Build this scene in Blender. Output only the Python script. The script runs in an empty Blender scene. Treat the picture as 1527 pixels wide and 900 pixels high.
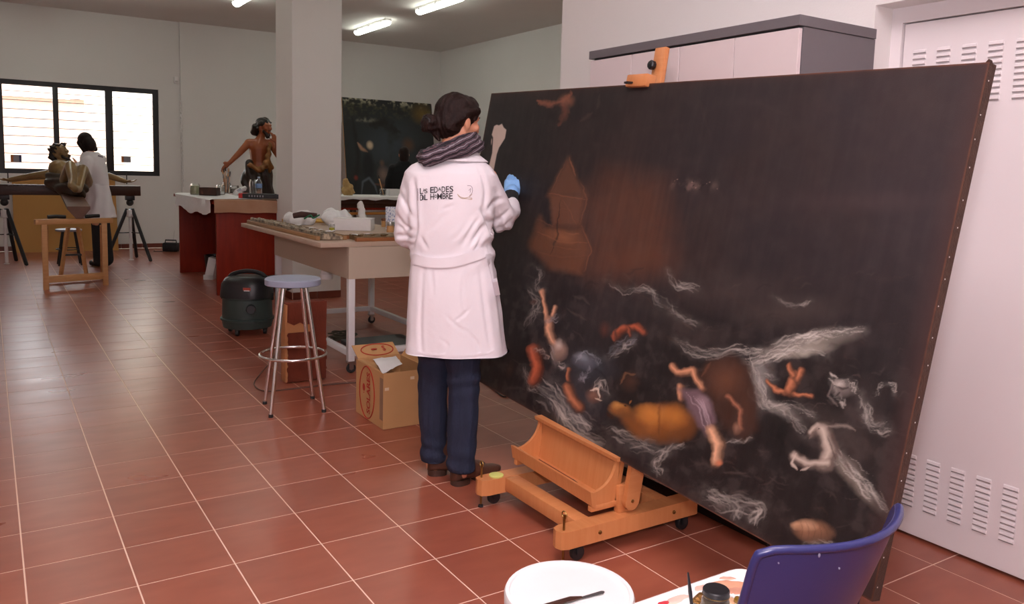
import bpy, bmesh, math, random
import numpy as np
from mathutils import Vector, Matrix, Quaternion, noise
from mathutils.bvhtree import BVHTree
random.seed(7)
SC = bpy.context.scene
COL = SC.collection

# ------------------------------------------------------------------ camera (calibrated on the floor tiles)
T = 0.316                                    # tile pitch in metres
FPX, YAW, PITCH, ROLL = 1215.05, .5734, .1092, .0273
CAM = Vector((-2.1929*T, -6.9457*T, 4.4331*T))
PX0, PY0 = 763.5, 391.0                      # principal point (the photo is cropped at the top)
FW = Vector((math.sin(YAW)*math.cos(PITCH), math.cos(YAW)*math.cos(PITCH), -math.sin(PITCH)))
_rt = Vector((math.cos(YAW), -math.sin(YAW), 0)); _up = _rt.cross(FW)
CR = _rt*math.cos(ROLL) + _up*math.sin(ROLL)
CU = -_rt*math.sin(ROLL) + _up*math.cos(ROLL)
HF = Vector((math.sin(YAW), math.cos(YAW), 0))      # horizontal view direction
HR = Vector((math.cos(YAW), -math.sin(YAW), 0))     # horizontal right
cd = bpy.data.cameras.new('camera'); cam = bpy.data.objects.new('camera', cd); COL.objects.link(cam)
cd.sensor_width = 36; cd.lens = FPX/1527*36; cd.shift_y = -(450-PY0)/1527; cd.clip_start = .05
M = Matrix((CR, CU, -FW)).transposed().to_4x4(); M.translation = CAM
cam.matrix_world = M
SC.camera = cam

# ------------------------------------------------------------------ world, lights, exposure
SC.view_settings.view_transform = 'Standard'; SC.view_settings.look = 'None'
SC.view_settings.gamma = 1; SC.view_settings.use_curve_mapping = False
SC.view_settings.exposure = 0.0
w = bpy.data.worlds.new('sky'); SC.world = w; w.use_nodes = True
bg = w.node_tree.nodes['Background']; bg.inputs[0].default_value = (.93, .96, 1, 1); bg.inputs[1].default_value = 7.5
def area(name, loc, aim, size, power, col):
    l = bpy.data.lights.new(name, 'AREA'); l.shape = 'DISK'; l.size = size; l.energy = power; l.color = col
    o = bpy.data.objects.new(name, l); COL.objects.link(o); o.location = loc
    o.rotation_euler = (Vector(aim)-Vector(loc)).to_track_quat('-Z', 'Y').to_euler(); return o
# the photographer's flash, on a bracket above the camera
FLASH = CAM + CU*.30 - CR*.05 - FW*.1
area('camera_flash', FLASH, CAM + FW*4 + Vector((.15, -.1, -.15)), .22, 40, (1, .88, .935))
# its main head is turned up and bounces off the white ceiling
fs = bpy.data.lights.new('bounce_flash', 'SPOT'); fs.energy = 2300; fs.color = (1, .87, .93); fs.spot_size = math.radians(75); fs.spot_blend = .5; fs.shadow_soft_size = .05
fo = bpy.data.objects.new('bounce_flash', fs); COL.objects.link(fo); fo.location = FLASH
fo.rotation_euler = Vector((.26, .26, 1)).to_track_quat('-Z', 'Y').to_euler()
sun = bpy.data.lights.new('sun', 'SUN'); sun.energy = 2.2; sun.angle = .01; sun.color = (1, .95, .88)
so = bpy.data.objects.new('sun', sun); COL.objects.link(so)
so.rotation_euler = Vector((.35, .75, -.75)).to_track_quat('-Z', 'Y').to_euler()

# ------------------------------------------------------------------ pixel helpers (photo 1527x900 -> world)
def ray(x, y): return FW + CR*((x-PX0)/FPX) - CU*((y-PY0)/FPX)
def fl(x, y, z=0.0):
    d = ray(x, y); return CAM + d*((z-CAM.z)/d.z)
def onx(x, y, X):
    d = ray(x, y); return CAM + d*((X-CAM.x)/d.x)
def ony(x, y, Y):
    d = ray(x, y); return CAM + d*((Y-CAM.y)/d.y)
def onp(x, y, P, n):
    d = ray(x, y); return CAM + d*((Vector(P)-CAM).dot(n)/d.dot(n))
def pr(p):
    d = Vector(p)-CAM; z = d.dot(FW); return (PX0+FPX*d.dot(CR)/z, PY0-FPX*d.dot(CU)/z, z)

# ------------------------------------------------------------------ materials
def mat(name, col, rough=.6, metal=0, var=.12, scale=14, bump=0, bscale=60, stretch=(1,1,1), col2=None, spec=.5, trans=0, emit=0, alpha=1, coat=0, detail=4):
    m = bpy.data.materials.new(name); m.use_nodes = True
    nt = m.node_tree; b = nt.nodes['Principled BSDF']
    b.inputs['Roughness'].default_value = rough; b.inputs['Metallic'].default_value = metal
    b.inputs['Specular IOR Level'].default_value = spec
    b.inputs['Transmission Weight'].default_value = trans
    b.inputs['Alpha'].default_value = alpha
    b.inputs['Coat Weight'].default_value = coat
    tc = nt.nodes.new('ShaderNodeTexCoord'); mp = nt.nodes.new('ShaderNodeMapping')
    mp.inputs['Scale'].default_value = stretch
    nt.links.new(tc.outputs['Object'], mp.inputs[0])
    n = nt.nodes.new('ShaderNodeTexNoise'); n.inputs['Scale'].default_value = scale; n.inputs['Detail'].default_value = detail
    nt.links.new(mp.outputs[0], n.inputs[0])
    mx = nt.nodes.new('ShaderNodeMix'); mx.data_type = 'RGBA'
    c1 = tuple(max(0, c*(1-var)) for c in col)+(1,)
    c2 = (tuple(min(1, c*(1+var)) for c in col) if col2 is None else tuple(col2))+(1,)
    if col2 is not None: c1 = tuple(col)+(1,)
    mx.inputs[6].default_value = c1; mx.inputs[7].default_value = c2
    nt.links.new(n.outputs[0], mx.inputs[0]); nt.links.new(mx.outputs[2], b.inputs['Base Color'])
    if emit:
        b.inputs['Emission Color'].default_value = tuple(col)+(1,); b.inputs['Emission Strength'].default_value = emit
    if bump:
        n2 = nt.nodes.new('ShaderNodeTexNoise'); n2.inputs['Scale'].default_value = bscale; n2.inputs['Detail'].default_value = 3
        nt.links.new(mp.outputs[0], n2.inputs[0])
        bp = nt.nodes.new('ShaderNodeBump'); bp.inputs['Strength'].default_value = bump; bp.inputs['Distance'].default_value = .01
        nt.links.new(n2.outputs[0], bp.inputs['Height']); nt.links.new(bp.outputs[0], b.inputs['Normal'])
    return m
def sharpen(m, lo=.35, hi=.65):
    """push the noise of a mat() into harder patches"""
    nt = m.node_tree; n = [x for x in nt.nodes if x.type == 'TEX_NOISE'][0]; mx = [x for x in nt.nodes if x.type == 'MIX'][0]
    r = nt.nodes.new('ShaderNodeMapRange'); r.inputs[1].default_value = lo; r.inputs[2].default_value = hi
    nt.links.new(n.outputs[0], r.inputs[0]); nt.links.new(r.outputs[0], mx.inputs[0]); return m
def vcol_mat(name, rough=.45, bump=.25, bscale=350, spec=.5):
    m = bpy.data.materials.new(name); m.use_nodes = True; nt = m.node_tree; b = nt.nodes['Principled BSDF']
    a = nt.nodes.new('ShaderNodeAttribute'); a.attribute_name = 'paint'
    nt.links.new(a.outputs[0], b.inputs['Base Color']); b.inputs['Roughness'].default_value = rough
    b.inputs['Specular IOR Level'].default_value = spec
    if bump:
        tc = nt.nodes.new('ShaderNodeTexCoord'); n = nt.nodes.new('ShaderNodeTexNoise'); n.inputs['Scale'].default_value = bscale
        nt.links.new(tc.outputs['Object'], n.inputs[0]); bp = nt.nodes.new('ShaderNodeBump')
        bp.inputs['Strength'].default_value = bump; bp.inputs['Distance'].default_value = .002
        nt.links.new(n.outputs[0], bp.inputs['Height']); nt.links.new(bp.outputs[0], b.inputs['Normal'])
    return m
def lin(r, g, b):
    f = lambda c: (c/255/12.92) if c/255 <= .04045 else ((c/255+.055)/1.055)**2.4
    return (f(r), f(g), f(b))

# ------------------------------------------------------------------ mesh builder
def wmat(o):
    return (wmat(o.parent) if o.parent else Matrix.Identity(4)) @ o.matrix_basis
class MB:
    def __init__(s): s.v = []; s.f = []
    def add(s, vs, fs):
        k = len(s.v); s.v += [Vector(v) for v in vs]; s.f += [[i+k for i in f] for f in fs]; return s
    def box(s, c, size, rot=None, bev=0):
        c = Vector(c); hx, hy, hz = size[0]/2, size[1]/2, size[2]/2
        if bev:
            bm = bmesh.new(); bmesh.ops.create_cube(bm, size=1)
            for v in bm.verts: v.co = Vector((v.co.x*size[0], v.co.y*size[1], v.co.z*size[2]))
            bmesh.ops.bevel(bm, geom=bm.edges[:], offset=min(bev, min(size)*.45), segments=2, affect='EDGES', profile=.5)
            bm.verts.index_update(); vs = [v.co.copy() for v in bm.verts]; fs = [[v.index for v in f.verts] for f in bm.faces]; bm.free()
        else:
            vs = [Vector((x, y, z)) for x in (-hx, hx) for y in (-hy, hy) for z in (-hz, hz)]
            fs = [(0,1,3,2),(4,6,7,5),(0,4,5,1),(2,3,7,6),(0,2,6,4),(1,5,7,3)]
        if rot is not None: vs = [rot @ v for v in vs]
        return s.add([v+c for v in vs], fs)
    def b2(s, lo, hi, bev=0):
        lo, hi = Vector(lo), Vector(hi); return s.box((lo+hi)/2, [abs(a) for a in (hi-lo)], None, bev)
    def beam(s, p0, p1, wx, wy, bev=0, upv=(0,0,1)):
        """rectangular bar p0->p1, wx across, wy along upv"""
        p0, p1 = Vector(p0), Vector(p1); d = p1-p0; L = d.length; z = d/L; u = Vector(upv)
        x = u.cross(z)
        if x.length < 1e-4: x = Vector((1,0,0)).cross(z)
        x.normalize(); y = z.cross(x); R = Matrix((x, y, z)).transposed()
        return s.box((p0+p1)/2, (wx, wy, L), R, bev)
    def cyl(s, p0, p1, r0, r1=None, n=16, cap=True):
        r1 = r0 if r1 is None else r1; return s.tube([p0, p1], [r0, r1], n, cap)
    def tube(s, path, r, n=8, cap=True, closed=False):
        P = [Vector(p) for p in path]; m = len(P); rr = r if isinstance(r, (list, tuple)) else [r]*m
        vs = []; prev = None
        for i in range(m):
            if closed: t = P[(i+1) % m]-P[i-1]
            else: t = P[min(i+1, m-1)]-P[max(i-1, 0)]
            t.normalize()
            if prev is None:
                a = Vector((0,0,1)) if abs(t.z) < .9 else Vector((1,0,0)); x = a.cross(t).normalized()
            else:
                x = (prev - t*prev.dot(t)).normalized()
            prev = x; y = t.cross(x)
            for k in range(n):
                a = 2*math.pi*k/n; vs.append(P[i]+(x*math.cos(a)+y*math.sin(a))*rr[i])
        fs = []
        for i in range(m if closed else m-1):
            j = (i+1) % m
            for k in range(n):
                l = (k+1) % n; fs.append((i*n+k, i*n+l, j*n+l, j*n+k))
        if cap and not closed: fs.append(list(range(n))[::-1]); fs.append([(m-1)*n+k for k in range(n)])
        return s.add(vs, fs)
    def lathe(s, prof, c=(0,0,0), n=24, axis=None):
        """prof: (r,z) list bottom->top"""
        vs = []; fs = []; c = Vector(c); q = Vector((0,0,1)).rotation_difference(Vector(axis)) if axis is not None else None
        for r, z in prof:
            for k in range(n):
                a = 2*math.pi*k/n; v = Vector((r*math.cos(a), r*math.sin(a), z)); vs.append((q @ v if q else v)+c)
        m = len(prof)
        for i in range(m-1):
            for k in range(n):
                l = (k+1) % n; fs.append((i*n+k, i*n+l, (i+1)*n+l, (i+1)*n+k))
        if prof[0][0] > 1e-5: fs.append(list(range(n))[::-1])
        if prof[-1][0] > 1e-5: fs.append([(m-1)*n+k for k in range(n)])
        return s.add(vs, fs)
    def ell(s, c, rad, rot=None, n=14, m=9):
        c = Vector(c); vs = []; fs = []
        for i in range(m+1):
            th = math.pi*i/m
            for k in range(n):
                a = 2*math.pi*k/n
                v = Vector((rad[0]*math.sin(th)*math.cos(a), rad[1]*math.sin(th)*math.sin(a), -rad[2]*math.cos(th)))
                vs.append((rot @ v if rot is not None else v)+c)
        for i in range(m):
            for k in range(n):
                l = (k+1) % n; fs.append((i*n+k, i*n+l, (i+1)*n+l, (i+1)*n+k))
        return s.add(vs, fs)
    def loft(s, rings, closed=True, cap=True):
        n = len(rings[0]); vs = [v for r in rings for v in r]; fs = []
        for i in range(len(rings)-1):
            for k in range(n if closed else n-1):
                l = (k+1) % n; fs.append((i*n+k, i*n+l, (i+1)*n+l, (i+1)*n+k))
        if cap: fs.append(list(range(n))[::-1]); fs.append([(len(rings)-1)*n+k for k in range(n)])
        return s.add(vs, fs)
    def prism(s, poly, d):
        """flat polygon (3D points) extruded along d"""
        n = len(poly); P = [Vector(p) for p in poly]; d = Vector(d)
        fs = [list(range(n))[::-1], [n+k for k in range(n)]]+[(k, (k+1) % n, n+(k+1) % n, n+k) for k in range(n)]
        return s.add(P+[p+d for p in P], fs)
    def rcone(s, p0, p1, r0, r1):
        bm = bmesh.new()
        for p, r in ((p0, r0), (p1, r1)):
            bmesh.ops.create_icosphere(bm, subdivisions=2, radius=r, matrix=Matrix.Translation(Vector(p)))
        h = bmesh.ops.convex_hull(bm, input=bm.verts[:])
        keep = [v for v in bm.verts if v.link_faces]
        hf = [f for f in h['geom'] if isinstance(f, bmesh.types.BMFace)]
        ix = {}; vs = []; fs = []
        for f in hf:
            q = []
            for v in f.verts:
                if v not in ix: ix[v] = len(vs); vs.append(v.co.copy())
                q.append(ix[v])
            fs.append(q)
        bm.free(); return s.add(vs, fs)
    def chain(s, pts, rs):
        for i in range(len(pts)-1): s.rcone(pts[i], pts[i+1], rs[i], rs[i+1])
        return s
    def mesh(s, name):
        me = bpy.data.meshes.new(name); me.from_pydata([tuple(v) for v in s.v], [], s.f); return me
    def build(s, name, m, parent=None, smooth=.6, world=True):
        me = s.mesh(name); return place(name, me, m, parent, smooth, world)
def fixnormals(me):
    bm = bmesh.new(); bm.from_mesh(me); bmesh.ops.recalc_face_normals(bm, faces=bm.faces[:]); bm.to_mesh(me); bm.free()
def place(name, me, m, parent=None, smooth=.6, world=True, fix=True):
    if fix: fixnormals(me)
    if parent is not None and world: me.transform(wmat(parent).inverted())
    if m is not None: me.materials.append(m)
    if smooth:
        me.polygons.foreach_set('use_smooth', [True]*len(me.polygons))
        if smooth < 3: me.set_sharp_from_angle(angle=smooth)
    o = bpy.data.objects.new(name, me); COL.objects.link(o); o.parent = parent; return o
def remesh(mb, voxel, smooth=4, fac=.5):
    """union of overlapping closed shapes into one continuous skin"""
    me = mb.mesh('tmp'); fixnormals_islands(me); o = bpy.data.objects.new('tmp', me); COL.objects.link(o)
    r = o.modifiers.new('r', 'REMESH'); r.mode = 'VOXEL'; r.voxel_size = voxel
    if smooth:
        k = o.modifiers.new('s', 'SMOOTH'); k.iterations = smooth; k.factor = fac
    dg = bpy.context.evaluated_depsgraph_get(); out = bpy.data.meshes.new_from_object(o.evaluated_get(dg))
    bpy.data.objects.remove(o); bpy.data.meshes.remove(me); return out
def fixnormals_islands(me): fixnormals(me)
def displace(me, fn):
    """fn(co, normal) -> offset along the normal"""
    ns = [v.normal.copy() for v in me.vertices]
    for v, n in zip(me.vertices, ns): v.co = v.co + n*fn(v.co, n)
    me.update()
def thing(name, label, cat, loc=(0,0,0), rotz=0, group=None):
    o = bpy.data.objects.new(name, None); COL.objects.link(o); o.empty_display_size = .1
    o.location = loc; o.rotation_euler = (0, 0, rotz); return tag(o, label, cat, group)
def tag(o, label, cat, group=None):
    o['label'] = label; o['category'] = cat
    if group: o['group'] = group
    return o
def struct(o): o['kind'] = 'structure'; return o
def copy_tree(o, parent=None):
    c = o.copy(); COL.objects.link(c); c.parent = parent
    for ch in list(o.children): copy_tree(ch, c)
    return c
def bez(pts, n=10):
    """Catmull-Rom through the points"""
    P = [Vector(p) for p in pts]; P = [P[0]*2-P[1]]+P+[P[-1]*2-P[-2]]; out = []
    for i in range(1, len(P)-2):
        for k in range(n):
            t = k/n; a, b, c, d = P[i-1], P[i], P[i+1], P[i+2]
            out.append(.5*((2*b)+(c-a)*t+(2*a-5*b+4*c-d)*t*t+(3*b-a-3*c+d)*t**3))
    out.append(P[-2]); return out
def text_mesh(txt, size, depth=0.0, sx=1.0, bold=.0):
    c = bpy.data.curves.new('t', 'FONT'); c.body = txt; c.size = size; c.extrude = depth; c.align_x = 'LEFT'; c.resolution_u = 3; c.offset = bold
    o = bpy.data.objects.new('t', c); COL.objects.link(o); dg = bpy.context.evaluated_depsgraph_get()
    me = bpy.data.meshes.new_from_object(o.evaluated_get(dg)); bpy.data.objects.remove(o); bpy.data.curves.remove(c)
    for v in me.vertices: v.co.x *= sx
    return me
# ------------------------------------------------------------------ shared materials
def wood_mat(name, c1, c2, rough=.45, scale=6, stretch=(1,1,8)):
    return mat(name, c1, rough, col2=c2, scale=scale, stretch=stretch, bump=.05, bscale=40)
M_wall = mat('white_plaster', (.80, .79, .77), .85, var=.02, scale=3, bump=.08, bscale=120)
M_ceil = mat('ceiling_plaster', (.78, .75, .73), .9, var=.03, scale=2)
M_white = mat('white_paint', (.80, .79, .78), .4, var=.02)
M_blackmetal = mat('black_metal', (.015, .015, .017), .45, var=.2)
M_blackplastic = mat('black_plastic', (.012, .012, .014), .38, var=.2)
M_chrome = mat('chrome', (.78, .77, .76), .16, 1, var=.03)
M_steel = mat('brushed_steel', (.55, .54, .52), .3, 1, var=.05)
M_paper = mat('white_paper', (.80, .79, .78), .8, var=.05, bump=.2, bscale=30)
M_card = mat('cardboard', lin(196, 150, 100), .85, var=.06, scale=9, bump=.06, bscale=90)
M_beech = wood_mat('beech', lin(194, 120, 68), lin(210, 145, 94), .4, 5, (1.2, 1.2, 14))
M_beech_y = wood_mat('beech_lengthwise', lin(194, 120, 68), lin(210, 145, 94), .4, 5, (1.2, 14, 1.2))
M_beech_x = wood_mat('beech_crosswise', lin(194, 120, 68), lin(210, 145, 94), .4, 5, (14, 1.2, 1.2))
M_pine = wood_mat('pine', lin(190, 135, 85), lin(214, 165, 112), .55, 5, (2, 2, 9))
M_mahog = wood_mat('mahogany_veneer', lin(146, 40, 10), lin(110, 24, 5), .5, 5, (5, 5, .6)); M_mahog.node_tree.nodes['Principled BSDF'].inputs['Specular IOR Level'].default_value = .25
M_gilt = mat('worn_gilt_wood', lin(140, 108, 62), .5, col2=lin(62, 50, 38), scale=45, bump=.5, bscale=70)
M_darkwood = wood_mat('dark_stained_wood', lin(70, 38, 24), lin(44, 22, 14), .4, 6, (8, 1, 1))
M_glass = mat('clear_glass', (.93, .95, .94), .03, var=0, trans=1.0)
M_rubber = mat('black_rubber', (.02, .02, .02), .6)
M_brass = mat('brass_screw', lin(150, 120, 70), .35, 1, var=.1)

# ------------------------------------------------------------------ the room
XL, XR, YF, YB, ZC = -4.0, 6.9, -4.6, 12.4, 3.72
XW, YP = 2.235, 1.86                      # face and end of the partition with the steel door
def tile_material():
    m = mat('terracotta_tile', lin(168, 98, 75), .26, col2=lin(140, 72, 54), scale=5, stretch=(1.0, 2.6, 1), bump=.006, bscale=7, detail=2, spec=.7)
    nt = m.node_tree; mp = [n for n in nt.nodes if n.type == 'MAPPING'][0]
    g = nt.nodes.new('ShaderNodeNewGeometry'); nt.links.new(g.outputs['Position'], mp.inputs[0])
    oi = nt.nodes.new('ShaderNodeObjectInfo'); hs = nt.nodes.new('ShaderNodeHueSaturation')
    mr = nt.nodes.new('ShaderNodeMapRange'); mr.inputs[3].default_value = .94; mr.inputs[4].default_value = 1.06
    nt.links.new(oi.outputs['Random'], mr.inputs[0]); nt.links.new(mr.outputs[0], hs.inputs['Value'])
    mx = [n for n in nt.nodes if n.type == 'MIX'][0]; b = nt.nodes['Principled BSDF']
    nt.links.new(mx.outputs[2], hs.inputs['Color']); nt.links.new(hs.outputs[0], b.inputs['Base Color'])
    # scuffed, unevenly polished
    n = nt.nodes.new('ShaderNodeTexNoise'); n.inputs['Scale'].default_value = 2.0; n.inputs['Detail'].default_value = 2
    nt.links.new(mp.outputs[0], n.inputs[0]); r = nt.nodes.new('ShaderNodeMapRange')
    r.inputs[3].default_value = .24; r.inputs[4].default_value = .36
    nt.links.new(n.outputs[0], r.inputs[0]); nt.links.new(r.outputs[0], b.inputs['Roughness'])
    return m
M_tile = tile_material()
M_grout = mat('pale_grout', lin(236, 206, 186), .9, var=.05, scale=20)
floor = struct(MB().b2((XL, YF, -.12), (XR, YB, -.0008)).build('floor', M_grout, smooth=0))
def tile_verts(g=.0021, c=.0005):
    h = T/2-g; k = h-c
    return [(-h,-h,-.003),(h,-h,-.003),(h,h,-.003),(-h,h,-.003),(-k,-k,0),(k,-k,0),(k,k,0),(-k,k,0)], [(4,5,6,7),(0,1,5,4),(1,2,6,5),(2,3,7,6),(3,0,4,7)]
tv, tf = tile_verts()
cells = []
for i in range(math.floor(XL/T)+1, math.floor(XR/T)):
    for j in range(math.floor(YF/T)+1, math.floor(YB/T)):
        c = Vector(((i+.5)*T, (j+.5)*T, 0))
        if c.x > 2.5 and c.y < YP: continue
        d = (c-CAM).dot(FW); score = -1
        if d > .5:
            x, y, z = pr(c)
            if -60 < x < 1590 and y < 960 and not (x > 700 and y < 560): score = 1/(d*d)*abs((CAM.z)/d)
        cells.append((score, c))
cells.sort(key=lambda t: -t[0])
tm = bpy.data.meshes.new('tile'); tm.from_pydata(tv, [], tf); tm.materials.append(M_tile)
for s, c in cells[:300]:
    o = bpy.data.objects.new('tile', tm); COL.objects.link(o); o.parent = floor; o.location = c
mb = MB()
for s, c in cells[300:]: mb.add([Vector(v)+c for v in tv], tf)
rest = mb.build('tile_field', M_tile, floor, smooth=0); rest['kind'] = 'stuff'

WX0, WX1, WZ0, WZ1 = -.53, 1.735, 1.19, 2.60        # window opening in the back wall
mb = MB()
mb.b2((XL-.2, YB, 0), (WX0, YB+.2, ZC)); mb.b2((WX1, YB, 0), (XR+.2, YB+.2, ZC))
mb.b2((WX0, YB, 0), (WX1, YB+.2, WZ0)); mb.b2((WX0, YB, WZ1), (WX1, YB+.2, ZC))
mb.b2((2.07, YB-.05, 0), (XR, YB, ZC))               # the wall steps forward here
struct(mb.build('wall_back', M_wall, smooth=0))
struct(MB().b2((XR, YP, 0), (XR+.2, YB+.2, ZC)).build('wall_right', M_wall, smooth=0))
struct(MB().b2((XL-.2, YF-.2, 0), (XL, YB, ZC)).build('wall_left', M_wall, smooth=0))
struct(MB().b2((XL, YF-.2, 0), (XW, YF, ZC)).build('wall_front', M_wall, smooth=0))
struct(MB().b2((XL-.2, YF-.2, ZC), (XR+.2, YB+.2, ZC+.15)).build('ceiling', M_ceil, smooth=0))
# partition with the door niche
DY0, DY1, DZ = -.212, -2.62, 2.085; XD = 2.36
mb = MB(); mb.b2((XW, DY0, 0), (XR+.2, YP, ZC)); mb.b2((XW, DY1, DZ), (XW+.5, DY0, ZC)); mb.b2((XW, YF-.2, 0), (XW+.5, DY1, ZC))
mb.b2((XD+.05, DY1, 0), (XW+.5, DY0, DZ))
struct(mb.build('wall_partition', M_wall, smooth=0))
# column, 53 cm square
struct(MB().b2((2.0, 6.25, 0), (2.535, 6.81, ZC), .004).build('column', M_wall, smooth=0))
M_base = mat('terracotta_skirting', lin(112, 52, 36), .35, var=.12, scale=6)
def skirting(name, p0, p1, n, h=.075, t=.012):
    """row of skirting tiles p0->p1; n = direction into the room"""
    p0, p1, n = Vector(p0), Vector(p1), Vector(n); L = (p1-p0).length; d = (p1-p0)/L; k = max(1, round(L/T)); st = L/k
    b = MB(); b.beam(p0+n*.003+Vector((0,0,h/2-.002)), p1+n*.003+Vector((0,0,h/2-.002)), .006, h-.004) if False else b.box((p0+p1)/2+n*.002+Vector((0,0,h/2)), [max(abs(d[i])*L, abs(n[i])*.004, (h-.006) if i == 2 else 0) for i in range(3)])
    root = struct(b.build(name, M_grout, smooth=0))
    base = MB().box((0,0,0), [max(abs(d[i])*(st-.004), abs(n[i])*t, (h if i == 2 else 0)) for i in range(3)], None, .002).mesh('skirting_tile')
    fixnormals(base); base.materials.append(M_base)
    for i in range(k):
        o = bpy.data.objects.new('skirting_tile', base); COL.objects.link(o); o.parent = root
        o.location = p0+d*(st*(i+.5))+n*(t/2+.0005)+Vector((0,0,h/2+.001))
skirting('baseboard_back', (-1.4, YB, 0), (2.07, YB, 0), (0,-1,0))
skirting('baseboard_back_right', (2.07, YB-.05, 0), (XR, YB-.05, 0), (0,-1,0))
skirting('baseboard_column', (2.0, 6.25, 0), (2.535, 6.25, 0), (0,-1,0))
skirting('baseboard_column_side', (2.0, 6.25, 0), (2.0, 6.81, 0), (-1,0,0))

# ---- window
M_frame = mat('black_aluminium', (.018, .018, .02), .4, var=.15)
win = struct(MB().b2((WX0, YB+.03, WZ0), (WX1, YB+.10, WZ0+.075)).b2((WX0, YB+.03, WZ1-.075), (WX1, YB+.10, WZ1))
    .b2((WX0, YB+.03, WZ0+.075), (WX0+.085, YB+.10, WZ1-.075)).b2((WX1-.085, YB+.03, WZ0+.075), (WX1, YB+.10, WZ1-.075)).build('window_1', M_frame, smooth=0))
xs = [(-.452, .215), (.292, .945), (1.055, 1.642)]
MB().b2((.215, YB+.02, WZ0+.075), (.292, YB+.09, WZ1-.075), .006).build('mullion', M_frame, win)
MB().b2((.945, YB+.02, WZ0+.075), (1.055, YB+.09, WZ1-.075), .006).build('mullion', M_frame, win)
M_pane = bpy.data.materials.new('window_pane'); M_pane.use_nodes = True
nt = M_pane.node_tree; nt.nodes.clear(); out = nt.nodes.new('ShaderNodeOutputMaterial'); tr = nt.nodes.new('ShaderNodeBsdfTransparent'); gl = nt.nodes.new('ShaderNodeBsdfGlossy')
gl.inputs['Roughness'].default_value = .03; tr.inputs[0].default_value = (.96, .97, .97, 1); fr = nt.nodes.new('ShaderNodeFresnel'); mxs = nt.nodes.new('ShaderNodeMixShader'); fr.inputs[0].default_value = 1.3
nt.links.new(fr.outputs[0], mxs.inputs[0]); nt.links.new(tr.outputs[0], mxs.inputs[1]); nt.links.new(gl.outputs[0], mxs.inputs[2]); nt.links.new(mxs.outputs[0], out.inputs[0])
for a, b in xs: MB().b2((a-.01, YB+.058, WZ0+.065), (b+.01, YB+.064, WZ1-.065)).build('pane', M_pane, win, smooth=0)
M_st1 = mat('sticker_orange', lin(190, 110, 50), .5); M_st2 = mat('sticker_grey', lin(150, 150, 160), .5); M_st3 = mat('sticker_blue', lin(50, 55, 100), .5)
for (x0, y0, x1, y1, ms) in ((16, 231, 32, 241, (M_st1, M_st2, M_st3)), (181, 233, 195, 242, (M_st1, M_st2, M_st2))):
    a = ony(x0, y1, YB+.055); b = ony(x1, y0, YB+.055)
    s = MB().b2((a.x, YB+.054, a.z), (b.x, YB+.0575, b.z)).build('sticker', ms[1], win, smooth=0)
    ww = (b.x-a.x)
    MB().b2((a.x, YB+.053, a.z), (a.x+ww*.25, YB+.054, b.z)).build('sticker_band', ms[0], s, smooth=0)
    MB().b2((b.x-ww*.22, YB+.053, a.z), (b.x, YB+.054, b.z)).build('sticker_band', ms[2], s, smooth=0)
M_bar = mat('window_bar', (.10, .07, .06), .6)
for k in range(10):
    z = WZ0+.17+k*.135
    MB().cyl((WX0, YB+.16, z), (WX1, YB+.16, z), .006, n=6).build('bar', M_bar, win)
# outside: sunlit brick house across the yard
M_brick_far = mat('sunlit_brickwork', lin(180, 140, 124), .9, col2=lin(206, 176, 160), scale=22, stretch=(1, 1, 3.5))
yard = struct(MB().b2((-12, YB+.3, -.3), (16, 24, -.12)).build('yard_ground', mat('pale_gravel', lin(190, 180, 165), .95), smooth=0))
hs = thing('brick_house', 'pale pink brick building seen in sunlight through the window', 'building', (0, 18.5, -.12))
MB().b2((-7, 18.5, -.12), (1.2, 22, 2.75)).build('wall', M_brick_far, hs, smooth=0)
MB().prism([(-7.2, 18.3, 2.75), (1.4, 18.3, 2.75), (1.4, 22, 3.3), (-7.2, 22, 3.3)], (0, 0, .08)).build('roof', mat('pale_roof_tile', lin(205, 170, 150), .9), hs, smooth=0)
MB().b2((1.2, 19.4, -.12), (7.5, 22, 4.2)).build('wing_wall', mat('cream_render', lin(240, 226, 205), .9, var=.05), hs, smooth=0)

# ---- door with pressed louvres, in the niche
M_door = mat('white_door_enamel', (.80, .76, .77), .42, var=.015, scale=2)
dr = struct(MB().b2((XD-.012, DY0, 0), (XD+.04, DY0-.045, DZ)).b2((XD-.012, DY0-.045, DZ-.06), (XD+.04, DY1, DZ)).b2((XD-.012, DY1, 0), (XD+.04, DY1+.045, DZ-.06)).build('door_1', M_door, smooth=0))
leaf1 = MB().b2((XD, DY0-.049, .012), (XD+.04, -1.40, DZ-.064), .003).build('leaf', M_door, dr, smooth=0)
leaf2 = MB().b2((XD, -1.405, .012), (XD+.04, DY1+.049, DZ-.064), .003).build('leaf', M_door, dr, smooth=0)
M_slot = mat('louvre_slot', (.30, .27, .28), .6)
up0 = onx(1408, 73.5, XD); up1 = onx(1446, 70, XD); dy = up1.y-up0.y
lv = MB(); L = abs(dy)*.56
prof = [(0, 0), (-.004, -.003), (-.006, -.012), (0, -.016)]      # pressed lip, open below
lv.loft([[Vector((x, s*L/2*(1 if x == 0 else .93), z)) for x, z in prof] for s in (-1, 1)], closed=True, cap=True)
lvm = lv.mesh('louvre'); fixnormals(lvm); lvm.materials.append(M_door)
slm = MB().box((0, 0, 0), (.0012, L*.94, .0024)).mesh('slot'); fixnormals(slm); slm.materials.append(M_slot)
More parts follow.
